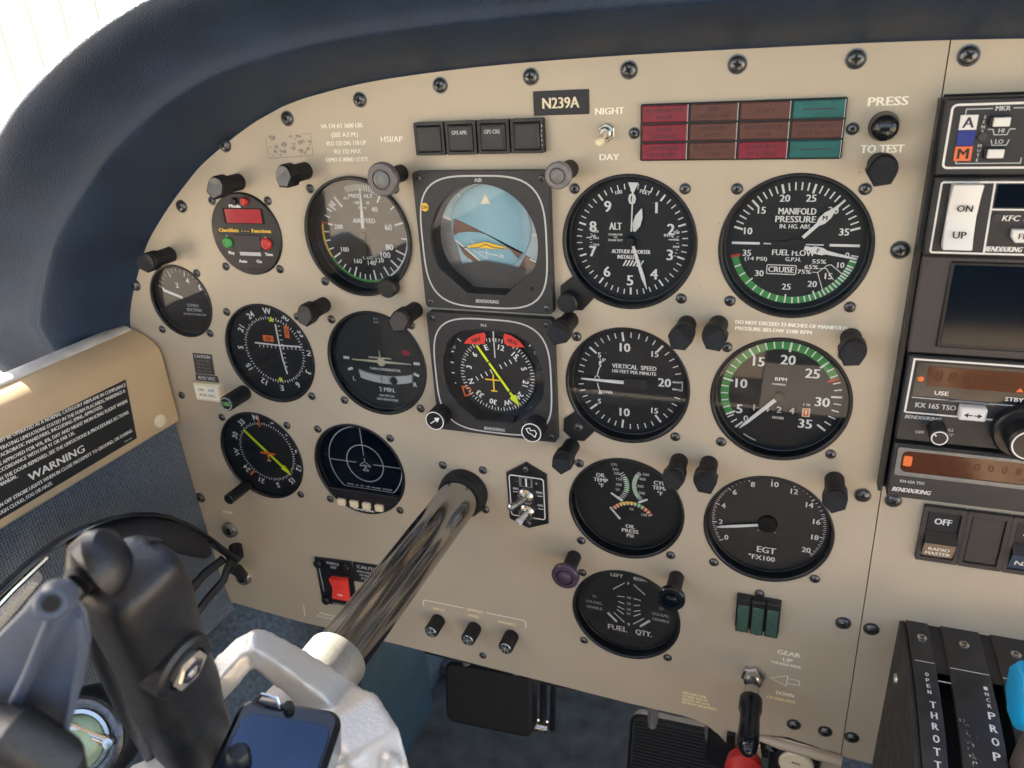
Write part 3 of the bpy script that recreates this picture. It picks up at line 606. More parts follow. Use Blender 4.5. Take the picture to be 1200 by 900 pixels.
compass(d, w_ + .05, 27, 24.6, 31, -8, 3.6, 2.8, NUM, 4.6); d.tick(4, 25, 35, 1.4, w_ + .08, 'orange'); d.tick(-139, 27, 33, 2, w_ + .08, 'orange', 3.6, 2.8)
d.build('dial', t)
needle(t, fr, shape(133.5, [(-27, 1), (16, 1), (16.1, 2.6), (18, 2.4), (26, .2)], 5.8, 2.8), w_ + 1.2, 'lime')
b = MB(fr); b.prism(shape(0, [(-7, .7), (3, .7)], 5.9, 2.5), w_ + 1.8, w_ + 2, 'orange'); b.prism(shape(90, [(-7, .8), (7, .8)], 5.9, 2.6), w_ + 1.8, w_ + 2.05, 'orange'); b.rect(5.9, -4, 3.6, 1, w_ + 2.1, 'cream'); b.build('airplane_symbol', t)
knob(t, fr, -21.5, -30.5, 4.6, .2, 24, 'black', ribs=20)

# lightning detector
t, fr, d, w_ = gauge('lightning_detector', 'ss', 'round dark weather screen with thin white rings and four cream buttons', 'weather display', dw=-4.5, rd=37.6, dialmat='screen')
P0 = (3, 3.5); dm = 'dim_white'
d.arc(31.4, 32.1, -136, 136, w_ + .05, dm, *P0); d.line([(-19, -19.5), (24.8, -19.5)], .5, w_ + .05, dm); d.line(circ(*P0, 16, 48), .7, w_ + .05, dm, True)
d.rect(P0[0], P0[1] + 19.3, .6, 24.6, w_ + .06, dm); d.rect(P0[0] - 19.5, P0[1], 24, .6, w_ + .06, dm); d.rect(P0[0] + 19.5, P0[1], 24, .6, w_ + .06, dm)
d.line([(3, 8.2), (3, 5), (7.4, 2), (7.4, .8), (3.6, 2), (3.4, -1), (5.2, -2.4), (5.2, -3), (.8, -3), (.8, -2.4), (2.6, -1), (2.4, 2), (-1.4, .8), (-1.4, 2), (3, 5)], .55, w_ + .07, dm)
d.text('PWR  25  50  100  MODE  CLEAR', 4, -17.4, 1.3, w_ + .05, dm, width=40)
d.build('dial', t)
b = MB(fr); b.prism([(-33, -20)] + [pol(a, 38.4) for a in range(236, 122, -6)] + [(33, -20)][:1], -3, .6, 'black', .3); b.text('WEATHER MAPPING', -1.5, -36.4, 1.5, .7, 'white', width=19, bold=.1); b.build('button_ledge', t)
for i in range(4): b = MB(fr); b.prism(rrect(-23.5 + i * 11.3, -16.5 + i * 11.3, -34.2, -28.6, .8, 2), .5, 3.2, 'cream', .7); b.build('button', t)

# suction gauge
t, fr, d, w_ = gauge('suction_gauge', (-343.8, -53.6), 'small GYRO SUCTION gauge at the left end of the panel', 'gauge', dw=-4, rd=26.4, R=28.6, screws='')
for x, z in ((-322.2, -30.5), (-322.8, -77.9), (-369.5, -77.9)): screw(t, x, z)
d.ticks(-65, 75, 14, 21.5, 25, .45, w_ + .05, 'dim_white'); 
for i in (0, 4, 8, 12): d.tick(-65 + i * 10, 19.5, 25, .9, w_ + .05)
d.text('2', -4, 11.5, 4, w_ + .05); d.text('4', 7, 15.4, 4, w_ + .05); d.text('6', 17.5, 10.6, 4, w_ + .05); d.text('GYRO', 6.6, -4, 2.2, w_ + .05, dm, 11); d.text('SUCTION', 6.8, -7.6, 2.4, w_ + .05, dm, 14); d.text('INCHES OF MERCURY', 6.8, -11.2, 1.4, w_ + .05, dm, 22)
d.build('dial', t); needle(t, fr, [(-18, 8.8), (-17.6, 6.6), (-.6, 1.3), (-.2, 3.2)], w_ + 1); 

# digital timer
cx, cz = -269.8, -.4; fr = pf(cx, cz)
t = thing('digital_timer', 'round black checklist timer with red display, green and red buttons', 'timer', (cx, 0, cz), 'round flight and engine gauges')
b = MB(fr); b.lathe([(29, -1), (29, .8), (28.2, 1.6), (0, 1.6)], 'black', n=64); b.build('bezel', t)
b = MB(fr); b.text('Mode', -4.2, 19.8, 2.3, 1.66, width=9.5, bold=.18); b.rect(0, 3, 45.5, 5, 1.65, 'placard_black'); b.text('Checklists  - - -  Functions', 0, 3, 2.6, 1.68, 'yellow', width=44, bold=.2); b.text('Play', -15.2, -13.2, 2.2, 1.66, bold=.12); b.text('Time', 16.8, -13.4, 2.2, 1.66, bold=.12); b.rect(1, -13.6, 18, 2.6, 1.65, 'dim_white'); b.text('Auto', -6.6, -19, 2.3, 1.66, bold=.12); b.text('On', 7.4, -18.8, 2.3, 1.66, bold=.12); b.text('v', -16.4, .3 - 1.6, 1.5, 1.66); b.text('v', 16.6, -1.4, 1.5, 1.66); b.line([(-11, -24.8), (11, -24.8)], .4, 1.66, 'void'); b.build('lettering', t)
b = MB(fr); b.prism(rrect(-15.5, 18.5, 7.6, 18.4, .8, 2), 1, 1.9, 'void', .2); b.build('display_frame', t); b = MB(fr); b.rect(1.6, 13, 30, 9.6, 1.98, 'window_red'); b.build('display', t)
b = MB(fr); b.prism(rrect(-10, 12, -11.4, 0, .4, 1), 1.2, 2.3, 'face_grey', .4); b.build('switch_plate', t)
for m_, u, v, r in (('green', -16.4, -5.8, 4), ('red', 16.7, -5.9, 4.2), ('red', 5, 23, 2.9), ('placard_black', -3.5, 23, 2.6)):
    b = MB(fr); b.lathe([(r, 1.4), (r, 2.6), (r * .8, 3.6), (r * .45, 3.7), (r * .4, 3.3), (0, 3.3)], m_, u, v, 24); b.build('button', t)
for u, v in ((-24, 23), (23, 23.2), (-24.3, -24), (22.5, -24.2)): screw(t, cx + u, cz + v)

# ------------------------------------------------------------------ square flight displays
def square_bezel(name, cx, cz, label, cat, opening, w1=6):
    t = thing(name, label, cat, (cx, 0, cz), 'square flight displays'); fr = pf(cx, cz)
    b = MB(fr); b.plate(rrect(-43.5, 43.5, -43.5, 43, 2.5), [opening], -.3, w1, 'face_grey')
    n = len(opening); o2 = inset(opening, 1.2)
    b.add([(a, c, w1 - .01) for a, c in opening] + [(a, c, -8) for a, c in o2], [(i, (i + 1) % n, n + (i + 1) % n, n + i) for i in range(n)], 'black'); b.build('bezel', t, sharp=25)
    for u, v in ((-39.5, 39), (39.5, 39), (-39.5, -39.5), (39.5, -39.5)): screw(t, cx + u, cz + v, 't', -w1 + .4)
    return t, fr
def frame_line(b, w_, m='dim_white', g=()):
    o = []
    for i in range(72):
        a = 2 * math.pi * i / 72; c, s_ = math.cos(a), math.sin(a); k = (abs(c) ** 3.6 + abs(s_) ** 3.6) ** (-1 / 3.6); o.append((41 * c * k, 40.8 * s_ * k - .5))
    b.line(o, 1, w_, m, True)
op = [pol(a, 35.6) for a in range(-118, 119, 6)] + [(13, -32.5), (-13, -32.5)]
op = [(u, v) for u, v in op][::-1]
cx, cz = -88.8, -.6
t, fr = square_bezel('attitude_indicator', cx, cz, 'square attitude indicator with blue and brown ball and yellow airplane symbol', 'attitude indicator', op)
b = MB(fr); frame_line(b, 6.05); b.text('AIR', 0, 37.8, 2.2, 6.06, dm if False else 'dim_white', width=5); b.text('BENDIX/KING', 0, -37.2, 2.2, 6.06, 'dim_white', width=15.5, shear=.2); b.lathe([(2.6, 6), (2.6, 6.3), (0, 6.4)], 'yellow', -37, 21.6, 20); b.text('DH', -37, 21.6, 2, 6.45, 'dial'); b.lathe([(1.3, 6.05), (0, 6.06)], 'void', 30.5, -27.5, 12); b.build('bezel_marking', t)
def A_(x, y, w_=-6): q = P(475 + x / 5, 190 + y / 5, w_); return (q.x - cx, q.z - cz)
b = MB(fr); b.flat(circ(0, 0, 37, 48), -7.2, 'sky_pale')
b.flat([A_(*q) for q in [(120, 300), (262, 345), (330, 600), (120, 640)]][::-1], -7.1, 'lens_grey'); b.flat([A_(*q) for q in [(700, 545), (800, 600), (800, 700), (640, 660)]][::-1], -7.1, 'ground_brown')
for x0, y0, x1, y1, wd in [(215, 315, 262, 340, 1), (303, 188, 332, 232, .8), (455, 130, 462, 185, .7), (468, 130, 470, 190, .9), (436, 130, 443, 180, .5), (500, 130, 497, 182, .5), (530, 135, 524, 185, .5), (720, 268, 690, 292, 1.2), (680, 235, 655, 262, .6), (640, 195, 615, 220, .6), (738, 428, 775, 430, 1.2), (725, 570, 772, 592, 1.1), (752, 420, 752, 445, .6)]: b.line([A_(x0, y0), A_(x1, y1)], wd, -7.05, 'button_white')
b.flat([A_(*q) for q in [(570, 150), (625, 178), (580, 205)]], -7.04, 'cream'); b.build('bank_scale', t)
b = MB(fr); cb = A_(497, 385); b.lathe([(26.8, -7), (26.6, -6.4), (26, -6.2), (0, -6.1)], 'sky_blue', *cb, 56)
def inball(pts): return [((u, v) if math.hypot(u - cb[0], v - cb[1]) < 25.8 else (cb[0] + (u - cb[0]) * 25.8 / math.hypot(u - cb[0], v - cb[1]), cb[1] + (v - cb[1]) * 25.8 / math.hypot(u - cb[0], v - cb[1]))) for u, v in [A_(*q) for q in pts]]
b.flat(inball([(285, 330), (340, 352), (400, 382), (460, 415), (520, 448), (580, 485), (640, 518), (700, 548), (770, 590), (740, 640), (690, 610), (660, 565), (610, 510), (560, 470), (490, 428), (430, 412), (370, 408), (310, 415), (265, 435), (262, 400)])[::-1], -6.0, 'ground_brown')
b.flat(inball([(255, 465), (430, 577), (420, 610), (330, 625), (280, 600)])[::-1], -6.0, 'ground_brown')
b.line(inball([(262, 466), (435, 577)]), .9, -5.95, 'button_white'); b.line([A_(430, 522), A_(545, 548)], .6, -5.9, 'button_white'); b.line([A_(400, 515), A_(480, 565)], .5, -5.9, 'button_white'); b.line([A_(475, 510), A_(478, 572)], .5, -5.9, 'button_white'); b.text('20', *A_(563, 550), 2.2, -5.9, 'button_white', rot=-14); b.text('20', *A_(395, 468), 1.8, -5.9, 'button_white', rot=-14); b.text('10', *A_(380, 577), 1.6, -5.9, 'button_white', rot=-14)
b.flat([A_(*q) for q in [(468, 186), (442, 244), (500, 244)]], -5.9, 'cream'); b.build('attitude_ball', t)
b = MB(fr); b.flat([A_(*q) for q in [(120, 615), (230, 608), (330, 592), (480, 574), (600, 598), (740, 636), (830, 640), (830, 800), (120, 800)]][::-1], -5, 'mask_grey'); b.build('horizon_mask', t)
b = MB(fr); b.prism([A_(*q) for q in [(372, 486), (475, 462), (598, 496), (592, 506), (540, 503), (478, 478), (420, 498), (374, 500)]][::-1], -4.4, -3.9, 'yellow'); b.prism([A_(*q) for q in [(420, 499), (478, 480), (540, 504)]][::-1], -4.3, -3.9, 'yellow'); b.line([A_(385, 498), A_(435, 496), A_(478, 476), (A_(530, 496)), A_(590, 503)], .5, -3.85, 'ground_brown'); b.rect(*A_(355, 497), 5, .5, -4, 'dial'); b.build('airplane_symbol', t)
b = MB(fr); b.flat(op[::-1], 3.2, 'glass'); b.build('glass', t)

cx, cz = -89.3, -90.2
op = ([pol(a, 36.5) for a in range(-112, -60, 8)] + [(-31, 22), (-26, 27.5), (-18, 31.5), (-8, 33.2), (8, 33.2), (18, 31.5), (26, 27.5), (31, 22)] + [pol(a, 36.5) for a in range(62, 118, 8)] + [(26, -24), (13, -33.5), (-13, -33.5), (-26, -24)])[::-1]
t, fr = square_bezel('horizontal_situation_indicator', cx, cz, 'square compass display with yellow green course arrow and two red flags', 'situation indicator', op)
b = MB(fr); frame_line(b, 6.05); b.text('N-S', -3, 36.2, 1.8, 6.06, 'dim_white'); b.text('BENDIX/KING', -1, -38.6, 2.2, 6.06, 'dim_white', width=15, shear=.2); b.build('bezel_marking', t)
def B_(x, y, w_=-4): q = P(495 + x / 5.624, 360 + y / 5.624, w_); return (q.x - cx, q.z - cz)
WD = -4.6
b = MB(fr); b.flat(circ(0, 0, 38.5, 48), -6, 'dial'); cc = B_(490, 450)
b.lathe([(27.5, -5.6), (27.4, WD - .05), (0, WD - .05)], 'dial', *cc, 56); b.line(circ(*cc, 15.4, 48), .3, WD + .01, 'dial_grey', True)
c0 = -108
for i in range(72): a = c0 + i * 5; b.tick(a, 24.6 if i % 2 else 23.8, 26.6, .38 if i % 2 else .55, WD + .02, 'white', *cc)
for i, s_ in enumerate(NUM): a = c0 + 30 * i; x, y = pol(a, 20.6); b.text(s_, cc[0] + x, cc[1] + y, 3.8, WD + .03, 'white', rot=-a)
for i in range(-4, 5):
    if i: x, y = cc[0] + i * 3.6 - .5, cc[1] + 4.4 + i * 2.05; b.rect(x, y, .7, 3.2, WD + .03, 'white', 28)
b.build('compass_card', t)
b = MB(fr)
for q in [(190, 298), (188, 370), (205, 506), (213, 570)]: b.rect(*B_(*q), 2.4, 1, -5.9, 'white')
b.rect(*B_(185, 438), 4.6, .7, -5.9, 'white'); b.text('GS', *B_(195, 268), 2.2, -5.9, 'dim_white'); b.text('GS', *B_(747, 308), 2.2, -5.9, 'dim_white')
for q, r in [((235, 222), 50), ((706, 255), -40), ((780, 343), -70), ((790, 420), 0), ((303, 645), 40), ((797, 628), 50), ((716, 680), 30), ((515, 740), 0)]: b.rect(*B_(*q), .8, 3, -5.9, 'white', r)
b.build('fixed_scale', t)
for k, pts in enumerate([[(275, 238), (300, 205), (350, 178), (408, 165), (418, 185), (412, 240), (360, 242)], [(540, 172), (585, 185), (640, 222), (675, 262), (600, 262), (545, 240), (535, 200)]]):
    b = MB(fr); b.prism([B_(*q) for q in pts][::-1], -3.9, -3.5, 'flag_red'); b.text('NAV' if k == 0 else 'HDG', *B_(*[(357, 212), (595, 225)][k]), 3, -3.45, 'dial', rot=(16, -16)[k], width=6.5); b.build('warning_flag', t)
b = MB(fr); p0, p1 = Vector(B_(360, 250)), Vector(B_(640, 645)); dr = (p1 - p0); Ln = dr.length; an = math.degrees(math.atan2(dr.x, dr.y))
b.prism(shape(an, [(0, .75), (Ln * .27, .75)], *p0), WD + 1, WD + 1.5, 'lime'); b.prism(shape(an, [(Ln * .29, .75), (Ln * .76, .75)], *p0), WD + 1, WD + 1.5, 'lime'); b.prism(shape(an, [(Ln * .78, .75), (Ln * .84, .9), (Ln * .845, 2.6), (Ln * .87, 2.5), (Ln, .2)], *p0), WD + 1, WD + 1.5, 'lime'); b.build('course_arrow', t)
b = MB(fr); b.line([B_(470, 155), B_(482, 330)], .8, -3, 'button_white'); b.build('lubber_line', t)
b = MB(fr); q0 = B_(473, 495); b.rect(q0[0], q0[1], 1, 13, -3, 'yellow'); b.rect(q0[0], q0[1] + 2.2, 12, 1, -2.98, 'yellow'); b.rect(q0[0], q0[1] - 6, 4.6, .9, -2.98, 'yellow'); b.build('airplane_symbol', t)
b = MB(fr); b.line([B_(*q) for q in [(262, 525), (280, 585), (308, 578), (318, 545), (300, 530)]], .9, WD + .2, 'orange', True); b.build('heading_bug', t)
b = MB(fr); b.flat(op[::-1], 3.2, 'glass'); b.build('glass', t)
for u, v, k in ((-39.5, -31, 0), (30, -31.5, 1)):
    knob(t, fr, u, v, 7.4, 5.9, 18, 'black', ribs=34); q = MB(fr); q.line(circ(u, v, 6.5, 36), .6, 18.06, 'white', True)
    if k == 0: q.prism(shape(55, [(-4, .3), (1, .3), (1, 2), (4.5, .2)], u, v)[::-1], 18, 18.1, 'white')
    else: q.line([(u + a, v + c) for a, c in ((-3.4, 2.6), (-1, 3.4), (-.4, 1.6), (2.4, 2), (3.6, 0), (2.4, -3), (.4, -1.2), (-2, -.2))], .6, 18.08, 'white', True)
    q.build('knob_symbol', t)

# ------------------------------------------------------------------ post lights
def post(kind, label, x, z, rot=0, lens='hood_black'):
    t = thing('post_light', label, 'light', (x, 0, z), 'post lights on the panel'); fr = pf(x, z)
    b = MB(fr)
    if kind == 'hood':
        b.lathe([(5.6, 0), (5.6, 16), (5.2, 17), (0, 17)], 'rubber', n=24); b.build('post', t)
        b = MB(fr); o = [(6.4 * math.cos(R_(a)), 6.4 * math.sin(R_(a)) + 1) for a in range(0, 181, 15)] + [(-6.4, -3.5), (0, -7.6), (6.4, -3.5)]
        b.prism(o, 15, 24, 'hood_black', .5, slope=lambda u, v: -.35 * v); b.build('hood', t)
        b = MB(fr); b.prism(inset(o, 1), 23.5, 24.3, lens, slope=lambda u, v: -.35 * v); b.build('lens', t)
    else:
        r = kind; b.lathe([(5.2, 0), (5.2, 20), (0, 20)], 'rubber', n=24); b.build('post', t)
        b = MB(fr); b.lathe([(r * .75, 18), (r, 21), (r, 24), (r - .8, 25), (r * .62, 25.2), (r * .58, 24.2), (0, 24.2)], lens[0], n=32); b.build('hood', t)
        b = MB(fr); b.lathe([(r * .55, 24.2), (r * .5, 25.6), (r * .3, 26.4), (0, 26.6)], lens[1], n=28); b.build('lens', t)
    return t
src = post('hood', 'black hooded post light left above the small suction gauge', -342.7, -17, 40)
def hooded(label, x, z, rot, lens=None):
    c = copy_tree(src); c.location = Vector((x, 0, z)) * .001; c.rotation_euler = (0, R_(rot), 0); c['label'] = label
    if lens:
        for ch in c.children:
            if ch.name.startswith('lens'): ch.data = lens
    return c
src.rotation_euler = (0, R_(60), 0)
lm = {}
for k in ('lens_grey', 'brown_panel'):
    for ch in src.children:
        if ch.name.startswith('lens'): m_ = ch.data.copy(); m_.materials[0] = MATS[k]; lm[k] = m_
for a in [('hooded post light with grey lens above the round checklist timer', -267.7, 35.5, 10, lm['lens_grey']), ('hooded post light with grey lens at upper left of the airspeed dial', -212.8, 42.5, -30, lm['lens_grey']),
          ('black hooded post light between manifold gauge and TO TEST lettering', 126.5, 43.8, 25), ('brown faced hooded post light between crossed needle dial and turn coordinator', -215.3, -48.9, -15, lm['brown_panel']),
          ('brown faced hooded post light at upper right of the turn coordinator', -143.6, -48.5, 30, lm['brown_panel']), ('black hooded post light between square compass display and vertical speed gauge', -36.3, -48.9, 20),
          ('black hooded post light at upper right of the vertical speed gauge', 35.2, -47.1, 40), ('black hooded post light at upper left of the green arc tachometer', 53.2, -45.9, -30),
          ('black hooded post light at upper right of the tachometer, below manifold lettering', 124.2, -49, 30), ('black hooded post light at upper left of the oil gauge, right of toggle plate', -37.5, -137.7, 0),
          ('black hooded post light at upper right of the oil gauge', 33.7, -139.4, 35), ('black hooded post light at upper left of the EGT gauge', 52.3, -138.7, -35), ('black hooded post light at upper right of the EGT gauge', 125.5, -139.4, 10)]: hooded(*a)
post(10, 'round mauve faced post light at upper right of the airspeed dial', -142.9, 40.6, 0, ('lens_mauve', 'lens_grey'))
post(7.4, 'small round grey post light between attitude indicator and altimeter', -33.9, 42.4, 0, ('lens_grey', 'lens_grey'))
post(9.8, 'round purple post light at upper left of the FUEL QTY. gauge', -37.9, -228.2, 0, ('lens_purple', 'lens_purple'))
post(9.2, 'round glossy black post light at upper right of the FUEL QTY. gauge', 34.9, -230.7, 0, ('black_gloss', 'screen'))

# ------------------------------------------------------------------ top row of the panel
b = MB(pf(-38, 78.2)); b.prism([(-16, -6.4), (16, -6.4), (16, 6.4), (-16, 6.4)], 0, .9, 'placard_black', .2); o = tag(b.build('name_plate'), 'small black plate engraved N239A', 'plate')
b = MB(pf(-38, 78.2)); b.text('N239A', 0, 0, 5.6, .95, 'cream', width=21, bold=.25); b.build('lettering', o)
t = thing('annunciator_panel', 'rectangular warning light panel of twelve dull red, brown and green windows', 'annunciator', (57.7, 0, 61.3)); fr = pf(57.7, 61.3)
b = MB(fr); b.prism(rrect(-50.9, 50.9, -14.6, 14.6, .6, 1), 0, 2.6, 'black', .4); b.build('housing', t)
TX = [['ALTERNATOR|INOP', 'OIL|PRESSURE', 'START', ''], ['GEAR|UNSAFE', 'VACUUM|INOP', 'BAGG DOOR|AJAR', 'PITOT HEAT|OFF INOP'], ['STARTER|ENGAGED', 'FLAP CONT|OPEN', 'LOW BUS|VOLTAGE', '']]
CL = [['red', 'amber', 'amber', 'green'], ['red', 'amber', 'amber', 'amber'], ['red', 'amber', 'red', 'green']]
for r in range(3):
    for c in range(4):
        u = -37.9 + c * 25.3; v = 9.6 - r * 9.6; b = MB(fr); b.prism(rrect(u - 11.9, u + 11.9, v - 4.2, v + 4.2, .6, 2), 2, 3.8, 'lamp_' + CL[r][c], .5)
        b.line([(u + 12, v - 4.2), (u + 12, v + 4.2)], .5, 3.2, 'dim_white')
        ls = TX[r][c].split('|')
        for i, s_ in enumerate(ls):
            if s_: b.text(s_, u, v + (0 if len(ls) == 1 else 1.7 - 3.4 * i), 2, 3.84, 'lamp_text', width=min(20, 2.05 * len(s_)))
        if not TX[r][c]: b.rect(u, v, 15, .5, 3.84, 'lamp_text')
        b.build('warning_lamp', t)
screw(t, 3, 61.2); screw(t, 112.4, 60.9)
t = thing('toggle_switch', 'small cream toggle switch between NIGHT and DAY lettering', 'switch', (-12.3, 0, 61.9)); fr = pf(-12.3, 61.9)
b = MB(fr); b.prism([pol(a, 5.2) for a in range(0, 360, 60)], 0, 2, 'steel', .3); b.lathe([(3.6, 2), (3.4, 5), (2.6, 5.6), (0, 5.6)], 'steel', n=24); b.build('nut', t)
b = MB(fr); b.tube([(0, 0, 5), (0, -1.4, 10), (0, -3, 18), (0, -3.2, 19.5)], [1.3, 1.7, 2.5, 1.4], 'cream'); b.build('lever', t)
t = thing('test_button', 'black domed push button between PRESS and TO TEST lettering', 'button', (126.2, 0, 61.8)); fr = pf(126.2, 61.8)
b = MB(fr); b.lathe([(7, 0), (7, 3), (6.6, 3.6), (5.4, 3.6)], 'screw_black', n=32); b.build('collar', t); b = MB(fr); b.lathe([(6.5, 2), (6.4, 8), (5.9, 9.6), (4.6, 11), (2.6, 11.9), (0, 12.2)], 'black_gloss', n=40); b.build('plunger', t)
for i, (s_, l_) in enumerate([('', 'blank square push button left of the GPS APR button'), ('GPS APR', 'square black push button lettered GPS APR'), ('GPS CRS', 'square black push button lettered GPS CRS'), ('', 'blank square push button with worn edge, right of the GPS CRS button')]):
    x = -118.8 + i * 20.5; z = 61 + i * .12; t = thing('push_button', l_, 'button', (x, 0, z), 'row of square push buttons'); fr = pf(x, z)
    b = MB(fr); b.plate(rrect(-9.7, 9.7, -9.4, 9.4, .8, 2), [rrect(-8, 8, -7.8, 7.8, .6, 2)], 0, 5, 'black'); b.build('surround', t)
    b = MB(fr); b.prism(rrect(-7.7, 7.7, -7.5, 7.5, .8, 2), .5, 6.6, 'black_worn', .9); b.prism(rrect(-6.2, 6.2, -6, 6, .4, 2), 6.5, 6.75, 'face_grey', .1)
    if s_: b.text(s_, 0, 3.2, 2.1, 6.8, 'dim_white', width=9.6, bold=.08)
    if i == 3:
        for k in range(5): b.rect(8.9 + random.uniform(-.2, .2), -5 + k * 2.6, .5, random.uniform(.5, 1.6), 5.06, 'dim_white')
    b.build('cap', t)

# ------------------------------------------------------------------ lower panel fittings
t = thing('trim_switch_plate', 'six sided black plate with white border and two silver toggle levers', 'switch plate', (-70.7, 0, -182)); fr = pf(0, 0)
b = MB(fr); b.prism([(-85.8, -165), (-85.4, -203.4), (-71.2, -209.2), (-56, -202.6), (-55.8, -162.4), (-70.6, -154.6)], 0, 1.6, 'black', .4); b.build('plate', t)
b = MB(fr); b.line(rrect(-83.6, -58.2, -199.6, -166.2, 2), .8, 1.65, 'button_white', True); b.text('-', -78, -170.5, 2, 1.65, 'dim_white'); b.text('+', -63.5, -170.6, 2.4, 1.65, 'dim_white'); b.text('RWD', -79, -177, 1.8, 1.65, 'dim_white', width=4); b.text('FWD', -61.5, -177.5, 1.8, 1.65, 'dim_white', width=4.6); b.text('ON', -61.5, -188, 1.8, 1.65, 'dim_white')
for u, v in ((-79.3, -179.6), (-61.3, -180.4), (-61, -191)): b.line([(u - 2, v), (u + 2, v)], .6, 1.65, 'dim_white')
b.build('lettering', t)
q = P(617, 563.5); b = MB(fr); b.prism(rrect(q.x - 5, q.x + 5, q.z - 4, q.z + 4, .6, 2), 1.5, 2.2, 'lens_grey', .2); b.rect(q.x - 1.8, q.z, 2.4, 6.4, 2.25, 'dial'); b.rect(q.x + 2.6, q.z, 2.6, 6.4, 2.25, 'dial'); b.rect(q.x + .5, q.z, .8, 6.6, 2.28, 'white'); b.build('trim_window', t)
for (px, py), (tx, ty), m_ in (((617.5, 580), (597.5, 595), 'steel'), ((618.5, 598), (608, 612), 'dim_white')):
    q = P(px, py); e = P(tx, ty, 17 if m_ == 'steel' else 14)
    b = MB(fr); b.lathe([(6.2, 1.6), (6.2, 3.4), (4.8, 5), (3, 5.4), (2.6, 4.6), (0, 4.6)], 'steel', q.x, q.z, 28); b.build('switch_nut', t)
    b = MB(fr); b.tube([(q.x, q.z, 4), (q.x * .5 + e.x * .5, q.z * .5 + e.z * .5, (4 - e.y) / 2 + 1), (e.x, e.z, -e.y), (e.x - .4, e.z - .3, -e.y + 1)], [1.8, 2.1, 2.8, 1.6], m_); b.build('toggle_lever', t)
screw(t, -70.8, -160, 't', -1.6); screw(t, -71, -204.6, 't', -1.6)
kn = None
for i, (x, l_) in enumerate([(-154.6, 'ribbed black dimmer knob with silver cap below SWITCH lettering'), (-122.6, 'ribbed black dimmer knob with silver cap below PANEL lettering'), (-91, 'ribbed black dimmer knob with silver cap below AVIONICS lettering')]):
    if kn is None:
        kn = thing('dimmer_knob', l_, 'knob', (x, 0, -314.6), 'dimmer knobs in a row'); fr = pf(x, -314.6); knob(kn, fr, 0, 0, 5.9, .3, 15, 'rubber', name='grip', ribs=26)
        b = MB(fr); b.lathe([(4.9, 14.9), (4.9, 15.4), (4.6, 15.7), (0, 15.6)], 'steel', n=28)
        for a in (20, 80, 140): b.rect(0, 0, 8.6, .3, 15.75 + a * .0003, 'dim_white', a)
        b.build('cap', kn)
    else: c = copy_tree(kn); c.location.x = x * .001; c['label'] = l_
t = thing('gear_light_cluster', 'three upright green gear lights in a black holder above GEAR lettering', 'indicator lights', (89.5, 0, -248)); fr = pf(0, 0)
b = MB(fr); b.prism(rrect(75.4, 103.6, -262.6, -234.6, .6, 1), 0, 2, 'black', .3)
b.build('holder', t)
for i in range(3):
    u = 80.3 + i * 9.3; b = MB(fr); b.prism(rrect(u - 4.3, u + 4.3, -262.3, -235, .5, 1), 1.8, 6.5, 'black', .4); k_ = b.build('lamp_body', t); b = MB(fr); b.prism(rrect(u - 3.6, u + 3.6, -261.2, -239.6, .4, 1), 6.2, 7, 'gear_green', .3); b.build('lens', k_)
screw(t, 89.4, -232.4); screw(t, 89.9, -264.8)
t = thing('landing_gear_lever', 'black rounded lever on a chrome nut left of the GEAR arrow', 'lever', (90.4, 0, -302.9)); fr = pf(90.4, -302.9)
b = MB(fr); b.prism([pol(a + 12, 8.4) for a in range(0, 360, 60)], 0, 4, 'steel', .6); b.lathe([(6.2, 4), (6, 8), (4, 9), (0, 9)], 'steel', n=28); b.build('nut', t)
b = MB(fr); b.tube([(0, 0, 6), (0, -1, 26)], 4, 'screw_black'); b.lathe([(5.4, 15), (5.4, 24), (0, 24)], 'steel', n=24); b.build('shaft', t)
b = MB(fr)
b.tube([(0, -1, 22), (0, -1, 23), (0, -1, 32), (.2, -1, 36), (.4, -1, 46), (.6, -1.2, 58), (.8, -1.4, 64), (.8, -1.5, 67), (.8, -1.5, 68)], [6, 7.6, 7.6, 6.3, 6.6, 6.8, 5.6, 3.4, .5], 'black_gloss', n=24); b.build('handle', t)
t = thing('emergency_gear_knob', 'red knob at the bottom edge under the black gear lever', 'knob', (88, -10, -372)); fr = pf(0, 0)
b = MB(fr); b.tube([(90, -378, -40), (90, -377, 8)], 4.5, 'screw_black'); b.build('shaft', t); b = MB(fr); b.tube([(90, -377, 8), (90, -377, 10), (90, -376, 20), (90, -376, 27), (90, -376, 29)], [9, 12, 13.5, 10, 2], 'red', n=28); b.build('grip', t)
b = MB(fr); b.box(76, 82, -380, -362, -20, 4, 'black'); b.box(99, 106, -378, -360, -22, 2, 'black'); b.tube([(104, -366, 3), (112, -372, 0), (114, -384, -4)], 1.4, 'steel'); b.tube([(97, -364, 5), (99, -376, 3)], 2.6, 'cream'); b.build('bracket', t)
t = thing('cream_pull_knob', 'round cream knob in a black mount at the bottom edge, left of throttle box', 'knob', (126, 0, -374)); fr = pf(0, 0)
b = MB(fr); b.prism(rrect(107, 140, -400, -361.5, 4), -26, -2, 'black', 1); b.lathe([(15, -2), (15, 3), (13.5, 4), (12, 4)], 'rubber', 125, -374, 36); b.build('mount', t)
b = MB(fr); b.lathe([(12, -2), (12, 5), (10.8, 6.4), (0, 6.6)], 'cream', 125, -374, 36); b.build('grip', t); b = MB(fr); b.text('PULL', 125, -371, 2, 6.7, 'placard_black'); b.build('lettering', t)
